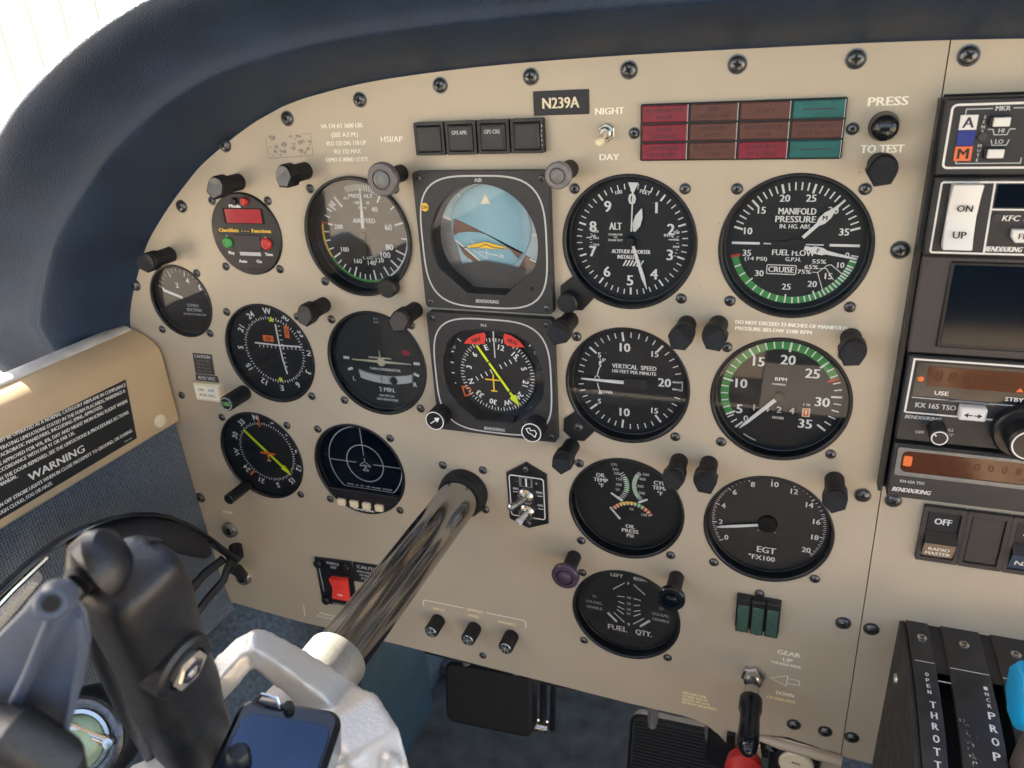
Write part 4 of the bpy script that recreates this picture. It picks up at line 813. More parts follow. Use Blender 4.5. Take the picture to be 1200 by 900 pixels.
b = MB(); b.tube([(98, -361, 1), (112, -358.8, 3.4), (153.5, -362.4, 3)], [2, 4, 4], 'beige', n=12); b.box(141, 155, -420, -363, -30, -2, 'beige', 1); tag(b.build('console_lip'), 'beige rolled lip below the panel beside the throttle box', 'console')
# left end of the panel: auxiliary vacuum placard, switch, jacks, breaker
t = thing('caution_placard', 'black CAUTION placard with small text, above the cream AUX VAC button', 'placard', (-337, 0, -107)); fr = pf(0, 0)
b = MB(fr); b.prism([(-346.5, -113), (-327.5, -113), (-326, -95.6), (-344.6, -95.6)], 0, .3, 'brown_panel'); b.prism([(-347.6, -119.2), (-325, -119.2), (-325.6, -113.6), (-346.8, -113.6)], 0, .35, 'brown_panel'); b.build('plate', t)
b = MB(fr); b.text('CAUTION', -335.6, -98, 2.6, .4, 'dim_white', width=15)
for i, s_ in enumerate(['CHECK VAC', 'PRIOR TO', 'IFR FLIGHT', 'SEE A.F.M.']): b.text(s_, -336 - i * .3, -101.6 - i * 3, 1.8, .4, 'lens_grey', width=14)
b.text('AUX VAC', -336.4, -116.5, 3, .42, 'dim_white', width=17); b.build('lettering', t)
t = thing('aux_vacuum_button', 'square cream push button below the AUX VAC placard', 'button', (-335, 0, -127)); b = MB(fr); b.prism(rrect(-348, -322, -134.8, -119.4, 1.6), 0, 5, 'cream', .8); b.build('cap', t)
b = MB(fr); b.plate(rrect(-346, -324, -132.6, -121.6, .6), [], 5, 5.08, 'letter'); b.text('ON    OFF', -335, -124.6, 2.6, 5.2, 'residue', width=16); b.text('AUX VAC', -335, -129.2, 2.6, 5.2, 'residue', width=16); b.build('lettering', t)
js = None
for x, z, l_ in ((-350, -261.9, 'silver headset jack below the PHONE lettering'), (-348, -313, 'silver headset jack partly behind the black cable, lower of the two')):
    if js is None:
        js = thing('headset_jack', l_, 'jack', (x, 0, z), 'headset jacks'); fr = pf(x, z); b = MB(fr); b.lathe([(7.6, 0), (7.6, 1.2), (6.6, 1.4), (6.6, 4), (4.6, 4.6), (3.4, 4.6), (3.2, 1)], 'steel', n=28); b.build('bushing', js); b = MB(fr); b.lathe([(3.4, 1.5), (0, 1.5)], 'void', n=16); b.build('socket', js)
    else: c = copy_tree(js); c.location = Vector((x, 0, z)) * .001; c['label'] = l_
t = thing('rocker_breaker', 'red rocker switch in a black plate left of the chrome shaft', 'switch', (-247, 0, -297)); fr = pf(0, 0)
b = MB(fr); b.prism([(-265.6, -322), (-232, -319), (-229.4, -271.4), (-265.4, -274)], 0, 2.2, 'black', .4)
for q in ((-261.5, -278.5), (-234, -276.5), (-260.6, -317), (-235.5, -315)): b.lathe([(3.8, 2), (3.8, 4.6), (3, 5.4), (0, 5.6)], 'black', *q, 20)
b.build('plate', t); b = MB(fr); b.text('AVNCS', -247.5, -276, 2.4, 2.3, 'dim_white', width=12); b.text('EXT', -247, -280, 2.2, 2.3, 'dim_white'); b.line([(-262, -284), (-261.6, -308)], .6, 2.3, 'dim_white'); b.text('PUSH OFF', -247, -319, 1.6, 2.3, 'dim_white', width=14); b.build('lettering', t)
b = MB(fr); b.prism([(-252.5, -311.4), (-233.6, -310.4), (-232.4, -285), (-251, -286)], 2, 3.6, 'black', .3); b.build('rocker_frame', t)
b = MB(fr); b.add([(-251, -309.6, 3), (-234.8, -308.8, 3), (-234.2, -299, 5), (-233.6, -287, 8.6), (-249.8, -288, 8.6), (-250.4, -299.8, 5), (-251, -309.6, 7.4), (-234.8, -308.8, 7.4), (-249.8, -288, 3), (-233.6, -287, 3)], [(6, 7, 2, 5), (5, 2, 3, 4), (0, 1, 7, 6), (4, 3, 9, 8), (1, 9, 3, 2, 7), (0, 6, 5, 4, 8)], 'flag_red'); b.text('ON', -242.4, -304, 2.2, 6.9, 'white'); b.build('rocker', t, bevel=.5)
t = thing('small_caution_placard', 'black CAUTION placard partly hidden behind the chrome shaft', 'placard', (-214, 0, -281)); b = MB(fr); b.prism([(-231, -292), (-196, -290), (-194, -269.6), (-228.6, -271.4)], 0, .3, 'placard_black'); b.build('plate', t)
b = MB(fr); b.text('CAUTION', -212, -275.6, 3, .4, 'dim_white', width=26, bold=.1)
for i, s_ in enumerate(['RADIO SWITCH MUST BE', 'OFF WHEN STARTING', 'ENGINE']): b.text(s_, -212.6, -280.4 - i * 3.4, 1.8, .4, 'dim_white', width=26 - i * 3)
b.build('lettering', t)

# ------------------------------------------------------------------ radios (each slides out of the stack, so each is a thing)
XR = 310
def unit(name, label, cat, z0, z1, xl, w1, m='face_grey'):
    t = thing(name, label, cat, (230, 0, (z0 + z1) / 2), 'units of the radio stack'); fr = pf(0, 0)
    b = MB(fr); b.prism(rrect(xl, XR, z0, z1, 1, 2), -30, w1, m, .8); b.build('body', t); return t, fr
dm = 'dim_white'; bw = 'button_white'
b = MB(pf(0, 0)); b.box(148.2, 150.4, -138, 74, 0, 9, 'black'); b.box(150.4, 312, -139.6, 75.4, -40, .6, 'void'); tag(b.build('radio_rack'), 'black rack edge down the left side of the radio stack', 'rack')
t, fr = unit('autopilot_mode_panel', 'topmost radio unit with A and M badges and white buttons', 'radio', 40, 74.4, 149.6, 14, 'black_worn')
W = 14.08
b = MB(fr); b.line(rrect(152.8, XR - 3, 43.6, 71.6, 2), 1, W, bw, True); b.line([(158.5, 67), (158.5, 69.6), (169, 69.6)], .4, W, dm); b.line([(177, 69.6), (184, 69.6), (184, 67)], .4, W, dm); b.text('MKR', 173, 69.6, 2, W, dm); b.line([(158, 48), (158, 45.6), (184, 45.6), (184, 48)], .4, W, dm); b.line([(186, 67), (186, 69.6), (215, 69.6)], .4, W, dm); b.line([(186, 48), (186, 45.6), (215, 45.6)], .4, W, dm)
b.line([(168.5, 60.6), (170.6, 60.6), (171.4, 58.2), (176.4, 58.2), (177.2, 60.6), (179.4, 60.6)], .4, W, dm); b.line([(170.6, 56), (171.4, 53.6), (177, 53.6), (177.8, 56)], .4, W, dm); b.text('HI', 174, 60, 1.8, W, dm); b.text('LO', 174, 55.2, 1.8, W, dm); b.text('TEST', 187.6, 57.4, 2.6, W, dm, shear=.15)
for i, s_ in enumerate('SENS'): b.text(s_, 166.5, 66 - i * 2.1, 1.4, W, dm)
for i, s_ in enumerate('MUTE'): b.text(s_, 166.5, 53.4 - i * 2.1, 1.4, W, dm)
b.text('TEST  ANN  MIC', 205, 66, 2, W, dm); b.build('lettering', t)
for nm, v0, v1, m_, s_, tm in (('badge', 60.6, 67.2, bw, 'A', 'lens_purple'), ('badge', 53.6, 60.4, 'badge_blue', '', ''), ('badge', 46.8, 53.4, 'badge_orange', 'M', 'placard_black')):
    b = MB(fr); b.prism([(156.6, v0), (163.8, v0), (163.8, v1), (156.6, v1)], 13, 14.7, m_, .2)
    if s_: b.text(s_, 160.2, (v0 + v1) / 2, 4.6, 14.75, tm)
    b.build(nm, t)
for u, v in ((172.6, 64), (172.6, 50.2), (193, 62), (193, 51), (206, 62), (206, 51)): b = MB(fr); b.prism(rrect(u - 4.2, u + 4.2, v - 2.4, v + 2.4, .4, 2), 13, 16.5, 'black', .3); k_ = b.build('button', t); b = MB(fr); b.prism(rrect(u - 3, u + 3.6, v - 2, v + 2, .4, 2), 16, 17.6, bw, .4); b.build('button_cap', k_)
b = MB(fr); b.lathe([(2, 14), (1.8, 15), (0, 15.2)], 'brown_panel', 166.8, 57.4, 20); b.build('indicator', t)
t, fr = unit('flight_control_panel', 'radio unit with tall white ON UP rocker, second from top', 'radio', 1.4, 39.4, 150.6, 14, 'black_worn')
b = MB(fr); b.line(rrect(153.6, XR - 3, 3.2, 37, 1), .9, W, bw, True); b.line([(175.6, 36.8), (176.6, 3.4)], .9, W, bw); b.line([(176, 24.4), (XR - 3.4, 24)], .8, W, bw); b.text('KFC 150', 181.4, 20.4, 2.6, W, bw, width=14, al='l', shear=.15); b.text('BENDIX/KING', 176.8, 5.6, 2.4, W, bw, width=15, al='l', shear=.25, bold=.15); b.build('lettering', t)
b = MB(fr); b.prism(rrect(177, 305, 25.4, 36, .6), 13.5, 14.3, 'screen', .1); b.build('display', t)
b = MB(fr); b.lathe([(2.2, 14), (2, 15), (0, 15.2)], 'face_grey', 178.8, 20.6, 20); b.build('indicator', t)
b = MB(fr); pr = [(6.2, 14.3), (36.8, 14.3), (36.8, 21), (30, 18.4), (21, 16.6), (12, 18.6), (6.2, 21.5)]
b.add([(u, v, w_) for u in (157.6, 170.2) for v, w_ in pr], [tuple(range(7)), tuple(range(13, 6, -1))] + [(i, (i + 1) % 7, 7 + (i + 1) % 7, 7 + i) for i in range(7)], bw); k_ = b.build('rocker', t, bevel=.5)
b = MB(fr); b.fr = Fr((0, -18, 25.6), (1, 0, 0), (0, -1.6 / 9, 1)); b.text('ON', 164.4, 0, 3.2, .5, 'placard_black', width=6.4); b.build('lettering', k_); b = MB(fr); b.fr = Fr((0, -18.9, 13), (1, 0, 0), (0, 2.6 / 9, 1)); b.text('UP', 164, 0, 3.2, .6, 'placard_black', width=5.6); b.fr = fr; b.build('lettering', k_)
b = MB(fr)
for k in range(5): b.prism([(186 + k * 14, 12), (188 + k * 14, 9.4), (196 + k * 14, 9.4), (196 + k * 14, 15.6), (186 + k * 14, 15.6)], 13.8, 17, bw, .5); b.text('FD AP HDG NAV APR'.split()[k], 191 + k * 14, 12.6, 2.6, 17.05, 'brown_panel')
b.build('mode_button', t)
t, fr = unit('display_unit', 'radio unit with a large blank dark screen', 'radio', -51, .8, 151, 12, 'brown_panel')
b = MB(fr); b.prism(rrect(163.6, XR, -46.6, -1.4, 1), 11.4, 13, 'black', .6); b.build('screen_frame', t); b = MB(fr); b.prism(rrect(165.4, XR - 1, -44.6, -3, .6), 12.8, 13.2, 'screen', .1); b.build('screen', t)
t, fr = unit('communication_radio', 'radio unit with amber window, USE and STBY lettering and white transfer button', 'radio', -101.6, -51.8, 152, 14)
b = MB(fr); b.line([(154.4, -84.4), (154.8, -53.6), (XR - 2, -53.6)], 1, W, bw); b.line([(154.5, -84.4), (XR - 2, -84.4)], .9, W, bw); b.line([(156.6, -75.4), (XR, -75.4)], .5, W, dm); b.text('KX 165 TSO', 159, -79.6, 2.8, W, dm, width=19, al='l'); b.text('BENDIX/KING', 154.8, -87, 2, W, dm, width=17, al='l', shear=.25, bold=.1); b.text('OFF', 163.2, -95.6, 1.7, W, dm); b.text('PULL', 176.4, -92.6, 1.7, W, dm, shear=.2); b.text('TEST', 176.4, -95.6, 1.7, W, dm, shear=.2); b.build('lettering', t)
b = MB(fr); b.prism(rrect(156.4, XR, -74.4, -55, .6), 13.6, 14.3, 'black_gloss', .1); b.text('USE', 170, -71.6, 2.2, 14.4, bw, width=6.4, bold=.12); b.text('STBY', 203, -71.8, 2.2, 14.4, bw, width=8, al='c', bold=.12); b.build('window_bezel', t)
b = MB(fr); b.prism(rrect(162, XR - 3, -68, -57, .4), 14.2, 14.5, 'amber_glass', .05)
for k in range(14):
    u = 167 + k * 6.2
    if k in (6,): b.flat([(u - 1.4, -67.4), (u + 2, -67.4), (u + .3, -65)], 14.55, 'amber_dot'); continue
    b.text('8', u, -62, 5.4, 14.52, 'amber_seg', shear=.12)
b.build('display', t); b = MB(fr); b.lathe([(1.6, 14.3), (1.4, 14.7), (0, 14.8)], 'amber_dot', 159.2, -64.4, 14); b.build('indicator', t)
b = MB(fr); b.prism(rrect(179, 191.4, -84, -76.6, 1), 13.5, 19.5, bw, .9); b.flat([(181, -80.6), (183, -79.2), (183, -82)], 19.6, 'placard_black'); b.flat([(189.4, -80.6), (187.4, -82), (187.4, -79.2)], 19.6, 'placard_black'); b.rect(184, -80.6, 2, .6, 19.6, 'placard_black'); b.rect(186.6, -80.6, 2, .6, 19.6, 'placard_black'); b.build('transfer_button', t)
b = MB(fr); b.prism([(172, -75.6), (178, -74.6), (190, -74.6), (195, -76)], 13.9, 14.9, 'lens_grey', .2); b.build('light_pipe', t)
b = MB(fr); b.lathe([(4.7, 14), (4.7, 26), (4, 26.6), (0, 26.6)], 'black', 170.6, -92, 28); b.line(circ(170.6, -92, 3.7, 28), .6, 26.66, bw, True); b.line([(168, -90), (169, -91)], .6, 26.7, bw); b.build('knob', t)
b = MB(fr); b.lathe([(14, 14), (14, 20), (13, 21), (9.5, 21), (9.5, 32), (8.6, 33), (0, 33)], 'black', 209, -88, 40); b.line(circ(209, -88, 7.6, 36), .7, 33.05, bw, True); b.build('knob', t)
t, fr = unit('distance_radio', 'lowest radio unit, with one long thin amber window across its face', 'radio', -138, -104, 152.2, 14)
b = MB(fr); b.text('KN 62A TSO', 158, -127, 1.7, W, dm, width=12, al='l'); b.text('BENDIX/KING', 154.6, -132.6, 2.6, W, bw, width=19, al='l', shear=.25, bold=.12); b.build('lettering', t)
b = MB(fr); b.plate(rrect(154.2, XR - 2, -123, -105.6, 1), [rrect(156.6, XR - 4, -120.6, -107.4, 3)], 13.5, 15, 'lens_grey'); b.build('window_bezel', t)
b = MB(fr); b.prism(rrect(156.4, XR - 4, -120.8, -107.2, 2), 12.5, 14.4, 'amber_glass', .1)
for k in range(15): b.text('0' if k % 6 else ' 8', 174 + k * 6.4, -113, 4, 14.5, 'amber_seg', shear=.1)
b.text('NM', 190, -118, 1.5, 14.5, 'amber_seg'); b.text('KT', 215, -118, 1.5, 14.5, 'amber_seg'); b.build('display', t); b = MB(fr); b.prism(rrect(157.6, 162, -117, -110.6, 1), 14.2, 14.8, 'amber_dot', .2); b.build('indicator', t)
for i, l_ in enumerate(['rocker switch lettered OFF above a tan RADIO MASTER face', 'plain brown blank plate between the OFF switch and the partly seen NAV switch', 'rocker switch with a slate blue lower half lettered NAV, at the right edge']):
    x = 185.6 + i * 22.2; z = -166.4; t = thing('rocker_switch', l_, 'switch', (x, 0, z), 'rocker switches under the radios'); fr = pf(x, z)
    b = MB(fr); b.plate(rrect(-11, 11, -18.6, 18.6, .8), [rrect(-8.6, 8.6, -16, 15.6, .6)], 0, 3.4, 'brown_panel'); b.build('frame', t)
    b = MB(fr)
    if i == 1: b.prism(rrect(-8.2, 8.2, -15.6, 15.2, .5), .3, 2.2, 'brown_panel', .4); b.build('blank_plate', t)
    else:
        b.prism([(-8.2, 2), (8.2, 2), (8.2, 15.2), (-8.2, 15.2)], .3, 2, 'placard_black', .3); b.text('OFF' if i == 0 else 'ALL', 0, 8.8, 4, 2.05, bw, width=8.6); b.build('legend_face', t)
        b = MB(fr); b.add([(-8.2, -15.6, 2), (8.2, -15.6, 2), (8.2, -4, 6.6), (-8.2, -4, 6.6), (8.2, 1.8, 1.6), (-8.2, 1.8, 1.6)], [(0, 1, 2, 3)], 'switch_tan' if i == 0 else 'bracket_blue'); b.add([(-8.2, -4, 6.6), (8.2, -4, 6.6), (8.2, 1.8, 1.6), (-8.2, 1.8, 1.6), (-8.2, -15.6, 0), (8.2, -15.6, 0), (-8.2, -15.6, 2), (8.2, -15.6, 2)], [(0, 1, 2, 3), (4, 0, 3), (5, 2, 1), (6, 0, 4), (7, 5, 1), (4, 5, 7, 6)], 'black')
        k_ = b.build('rocker_face', t); f2 = Fr((x, -4.6, z - 9.8), (1, 0, 0), (0, -.37, .93)); b = MB(f2)
        if i == 0: b.text('RADIO', 0, 2, 3, .3, 'letter', width=11); b.text('MASTER', 0, -2.4, 3, .3, 'letter', width=13)
        else: b.text('NAV', 0, 0, 4, .3, bw)
        b.build('lettering', k_)

# ------------------------------------------------------------------ throttle quadrant
t = thing('throttle_quadrant', 'black throttle box with sloping top lettered THROTTLE and PROP', 'throttle quadrant', (240, -40, -300))
PR = [(-2, -233.4), (14, -233), (40, -234.2), (58, -235.6), (80, -239.4), (100, -246), (120, -255), (140, -267), (156, -282), (166, -300), (170, -330), (170, -420)]
def strip(b, x0, x1, m, dz=0, d0=None, d1=None, th=3, prf=PR):
    p = [q for q in prf if (d0 is None or q[0] >= d0) and (d1 is None or q[0] <= d1)]; k = len(p); vs = []
    for x in (x0, x1): vs += [(x, -d, z + dz) for d, z in p] + [(x, -d + (1 if i > k - 4 else 0), z + dz - th) for i, (d, z) in enumerate(p)]
    n = 2 * k; fs = [(i, i + 1, n + i + 1, n + i) for i in range(k - 1)] + [(k + i, n + k + i, n + k + i + 1, k + i + 1) for i in range(k - 1)]
    fs += [(i, k + i, k + i + 1, i + 1) for i in range(k - 1)] + [(n + i, n + i + 1, n + k + i + 1, n + k + i) for i in range(k - 1)] + [(0, n, n + k, k)]
    b.add(vs, fs, m, True)
b = MB(); vs = []; 
for x in (173.4, 176.6):
    vs += [(x, -d, z - 1.4) for d, z in PR] + [(x, 6, -420)]
n = len(PR) + 1; b.add(vs, [tuple(range(n)), tuple(range(2 * n - 1, n - 1, -1))] + [(i, (i + 1) % n, n + (i + 1) % n, n + i) for i in range(n)], 'black_worn', True); b.build('side_plate', t, bevel=.6)
b = MB(); strip(b, 174.6, 300, 'void', -14, th=20); b.build('housing', t)
for x0, x1 in ((176.8, 189), (195.8, 216.6), (222.4, 243), (249, 300)):
    b = MB(); strip(b, x0, x1, 'black_worn', 0); b.build('cover_plate', t, bevel=.5)
b = MB()
for x0, x1 in ((188.6, 196.2), (216.2, 222.8), (242.6, 249.4)): strip(b, x0, x1, 'black', -1.2, d1=47, th=10)
b.build('slot_cover', t)
def top(x, d):
    for (d0, z0), (d1, z1) in zip(PR, PR[1:]):
        if d0 <= d <= d1: z = z0 + (z1 - z0) * (d - d0) / (d1 - d0); return Fr((x, -d, z), (1, 0, 0), (0, d1 - d0, z0 - z1))
lt = MB(); 
def tl(s_, x, d, h, wd, m=bw): lt.fr = top(x, d); lt.text(s_, 0, 0, h, .25, m, width=wd, bold=.12)
def ln_(x0, x1, d): lt.fr = top((x0 + x1) / 2, d); lt.rect(0, 0, x1 - x0, .6, .2, dm)
ln_(178.4, 188.6, 34.4); ln_(196.4, 216.2, 35.4); ln_(222.8, 242.6, 35.4); lt.fr = top(192.4, 46.4); lt.rect(0, 0, 7, .7, -.6, dm)
for i, s_ in enumerate('OPEN'): tl(s_, 183.6, 44 + i * 4.2, 2.5, 1.7)
for i, s_ in enumerate('THROTTLE'): tl(s_, 184.6 - i * .1, 64.5 + i * 6.6, 4, 2.9)
for i, s_ in enumerate('INCR'): tl(s_, 212.6, 46 + i * 4, 2.4, 1.7)
for i, s_ in enumerate('PROP'): tl(s_, 212.8 - i * .3, 64 + i * 7.6, 4.4, 3.2)
for i, s_ in enumerate('RPM'): tl(s_, 211.5, 103 + i * 7.6, 4.4, 3.2)
for i, s_ in enumerate('MIXTURE'): tl(s_, 238, 62 + i * 7, 4.2, 3)
lt.fr = Fr((0, 0, 0)); lt.build('lettering', t)
b = MB()
for k in range(60):
    d = random.uniform(70, 130); x = 199 + (d - 70) * .12 + random.gauss(0, 1 + (d - 70) * .02); b.fr = top(x, d); b.rect(0, 0, random.uniform(.2, .8), random.uniform(.3, 1.6), .16, 'lens_grey' if k % 3 else 'cream', random.uniform(-40, 40))
b.fr = Fr((0, 0, 0)); b.build('scuff', t)
for x, d in ((184, 15), (206.5, 14.5), (233, 15)):
    q = top(x, d); b = MB(q); b.lathe([(2.9, 0), (2.7, .8), (1.6, 1.3), (0, 1.35)], 'steel', n=20); b.rect(0, 0, 3.4, .6, 1.4, 'void', 30); b.rect(0, 0, 3.4, .6, 1.41, 'void', 120); b.build('screw', t)
q = Fr((173.4, -22, -262), (0, 1, 0), (0, 0, 1)); q.N = Vector((-1, 0, 0)); b = MB(q); b.lathe([(3.6, 0), (3.2, 1.4), (0, 2)], 'steel', n=20); b.build('screw', t)
b = MB(); b.tube([(220.5, -86, -262), (221, -88, -232), (222, -90, -206)], [3.4, 3, 2.8], 'brown_panel', n=12, raw=True); b.build('prop_lever', t)
c_ = P(1214, 818, 92); f2 = Fr(tuple(c_), (0, 1, 0), (0, 0, 1)); b = MB(f2); o = []
for i in range(8): a = 2 * math.pi * (i + .3) / 8; o.append((16.5 * math.cos(a), 16.5 * math.sin(a)))
b.prism(inset(o, 2.2), -13, 0, 'blue', 0, taper=0); b.v = []; b.f = []; b.m = []
n = 8; rows = [(inset(o, 1.6), -9), (o, -7), (o, 7), (inset(o, 1.6), 9)]; vs = [(u, v, w_) for oo, w_ in rows for u, v in oo]
b.add(vs, [(k * n + i, k * n + (i + 1) % n, k * n + n + (i + 1) % n, k * n + n + i) for k in range(3) for i in range(n)] + [tuple(range(n - 1, -1, -1)), tuple(range(3 * n, 4 * n))], 'blue'); b.lathe([(6, 8.9), (5, 11), (0, 11.4)], 'blue', n=24); b.build('prop_knob', t, bevel=.6, seg=2, sharp=20)

# ------------------------------------------------------------------ glareshield
b = MB()
prof = [(0, 0), (1.6, 1.5), (4, 14), (10, 38), (17, 55), (19.5, 60.5), (21, 61.6), (24.5, 61.4), (29, 64), (36, 71.5), (42, 82), (45.5, 91), (49.5, 97.6), (54.5, 100.6), (60, 98), (65, 89), (68, 73), (71, 45), (75, 0), (79, -80), (85, -400)]
pts = [Vector(p) for p in [(-411, -112), (-407.5, -97)] + EDGE + [(185, 98), (230, 96), (320, 92)]]
fine = []
for i in range(len(pts) - 1):
    p0, p1, p2, p3 = pts[max(i - 1, 0)], pts[i], pts[i + 1], pts[min(i + 2, len(pts) - 1)]
    for k in range(4): s_ = k / 4; fine.append(.5 * ((2 * p1) + (p2 - p0) * s_ + (2 * p0 - 5 * p1 + 4 * p2 - p3) * s_ ** 2 + (3 * p1 - p0 - 3 * p2 + p3) * s_ ** 3))
fine.append(pts[-1]); n = len(fine); k = len(prof); nr = []
for i in range(n): d_ = (fine[min(i + 1, n - 1)] - fine[max(i - 1, 0)]).normalized(); nr.append(Vector((-d_.y, d_.x)))
nr = [sum((nr[min(max(i + j, 0), n - 1)] for j in range(-9, 10)), Vector((0, 0))).normalized() for i in range(n)]
for i in range(n):
    q0 = fine[i].x; tp = min(1, .42 + .58 * (i / 12) ** .9); en = tp * (1 + .22 * max(0, min(1, (-q0 - 330) / 70)) - .05 * max(0, 1 - abs(q0 + 230) / 80))
    for o_, d_ in prof:
        q = fine[i] + nr[i] * (o_ * en - .6); b.v.append(Vector((q.x, -d_ * (.5 + .5 * tp) if d_ > 0 else -d_, q.y)))
b.slot('vinyl')
for i in range(n - 1):
    for j in range(k - 1): b.f.append([i * k + j, (i + 1) * k + j, (i + 1) * k + j + 1, i * k + j + 1]); b.m.append(0)
b.f.append(list(range(k))); b.m.append(0)
tag(b.build('glareshield', sharp=60, sub=1), 'dark navy padded glareshield arching over the panel', 'glareshield')

# ------------------------------------------------------------------ left cabin side
LX = -374
fs_ = Fr((LX, 0, 0), (0, 1, 0), (0, 0, 1))
b = MB(); prof2 = [(-411, -77.6), (-404, -77.5), (-396, -79), (-388, -82.5), (-380, -87.5), (-375.5, -93), (-374, -99), (-374, -157), (-376, -158.4), (-382, -158.4), (-411, -158.4)]
y0, y1 = -335, -2
n = len(prof2); vs = [(x, y, z) for y in (y0, y1) for x, z in prof2]; b.add(vs, [(i, (i + 1) % n, n + (i + 1) % n, n + i) for i in range(n)] + [tuple(range(n - 1, -1, -1)), tuple(range(n, 2 * n))], 'trim_beige', True)
trim = tag(b.build('window_sill_trim', bevel=1.2, seg=3), 'tan moulded sill under the side window, carrying a black WARNING placard', 'trim panel')
q = S(188, 494, LX); b = MB(fs_); b.lathe([(5.6, 0), (5.2, 1.2), (3, 1.9), (0, 2)], 'cream', -21.3, -148.6 + 0, 24); b.build('screw_cap', trim)
t = thing('warning_placard', 'black placard of white capitals headed WARNING on the tan sill', 'placard', (LX, -140, -128)); b = MB(fs_); b.prism([(-330, -151), (-46.4, -151), (-41.6, -103.6), (-330, -101)], 0, .4, 'placard_black'); b.build('plate', t)
b = MB(fs_)
for k_, (s_, e, v) in enumerate((('THIS AIRPLANE MUST BE OPERATED AS A NORMAL CATEGORY AIRPLANE IN COMPLIANCE', -43, -107), ('WITH THE OPERATING LIMITATIONS STATED IN THE FORM PLACARDS, MARKINGS &', -45, -111.2), ('MANUALS. NO ACROBATIC MANEUVERS, INCLUDING SPINS, APPROVED.', -67, -114.2), ('THIS AIRPLANE APPROVED FOR VFR, IFR, DAY AND NIGHT NON-ICING FLIGHT WHEN', -45.8, -119.4), ('EQUIPPED IN ACCORDANCE WITH FAR 91 OR FAR 135.', -94, -122), ('FOR FLIGHT WITH THE DOOR REMOVED, SEE THE LIMITATIONS & PROCEDURES SECTIONS', -47.4, -128), ('OF THE FLIGHT MANUAL.', -141.4, -129.6), ('TURN OFF STROBE LIGHTS WHEN IN CLOSE PROXIMITY TO GROUND, OR DURING', -49, -143), ('FLIGHT THROUGH CLOUD, FOG OR HAZE.', -121, -147))):
    b.text(s_, e, v, 2.5, .5, bw, width=len(s_) * 1.72, al='r', bold=.14, rot=-2.6 + .3 * k_)
b.text('WARNING', -91, -136, 5.4, .5, bw, width=44, al='r', bold=.1, rot=-1); b.text('586-243', -54.5, -148.4, 1.2, .5, dm, width=7); b.build('lettering', t)
b = MB(); b.box(-420, -400.5, 520 * 0 - 60, 60 * 0 - 2, 2, 520, 'ledge', 0)
b.v = []; b.f = []; b.m = []
vs = []
for y in (-335, -4): vs += [(-414, y, -84), (-409, y, -75), (-400, y, -75.8), (-396, y, -78.4), (-411, y, -84)]
b.add(vs, [(i, (i + 1) % 5, 5 + (i + 1) % 5, 5 + i) for i in range(5)] + [(4, 3, 2, 1, 0), (5, 6, 7, 8, 9)], 'ledge', True); tag(b.build('window_ledge', bevel=.8), 'pale bright ledge strip at the foot of the side window, under the glareshield end', 'ledge')
b = MB(); vs = []; pc = [(-379, -150), (-378.5, -200), (-376, -260), (-373.5, -330), (-368, -352), (-350, -372), (-318, -398), (-292, -430), (-278, -480), (-274, -600)]
NY = 24
for i in range(NY + 1):
    y = -335 + i * 333 / NY; vs += [(x, y, z) for x, z in pc]
k = len(pc); b.add(vs, [(i * k + j, i * k + k + j, i * k + k + j + 1, i * k + j + 1) for i in range(NY) for j in range(4)], 'cloth_blue', True)
side = tag(b.build('side_wall'), 'blue grey woven cloth side wall below the tan sill', 'wall panel')
b = MB(); pk = [(-373, -352), (-350, -361), (-318, -382), (-292, -420), (-280, -480), (-276, -600)]; vs = [(x, y, z) for y in (-335, -280, -150, -60, 0, 120, 300, 480) for x, z in pk]; k = len(pk)
b.add(vs, [(i * k + j, i * k + k + j, i * k + k + j + 1, i * k + j + 1) for i in range(7) for j in range(k - 1)], 'carpet', True); b.build('kick_carpet', side, sub=2)
b = MB(); b.box(-500, 420, 470, 482, -600, -250, 'floor_carpet'); tag(b.build('firewall'), 'dark blue grey carpeted bulkhead behind the pedals', 'bulkhead')
bpy.data.objects['firewall'].location.z = .002
for o_ in []: pass

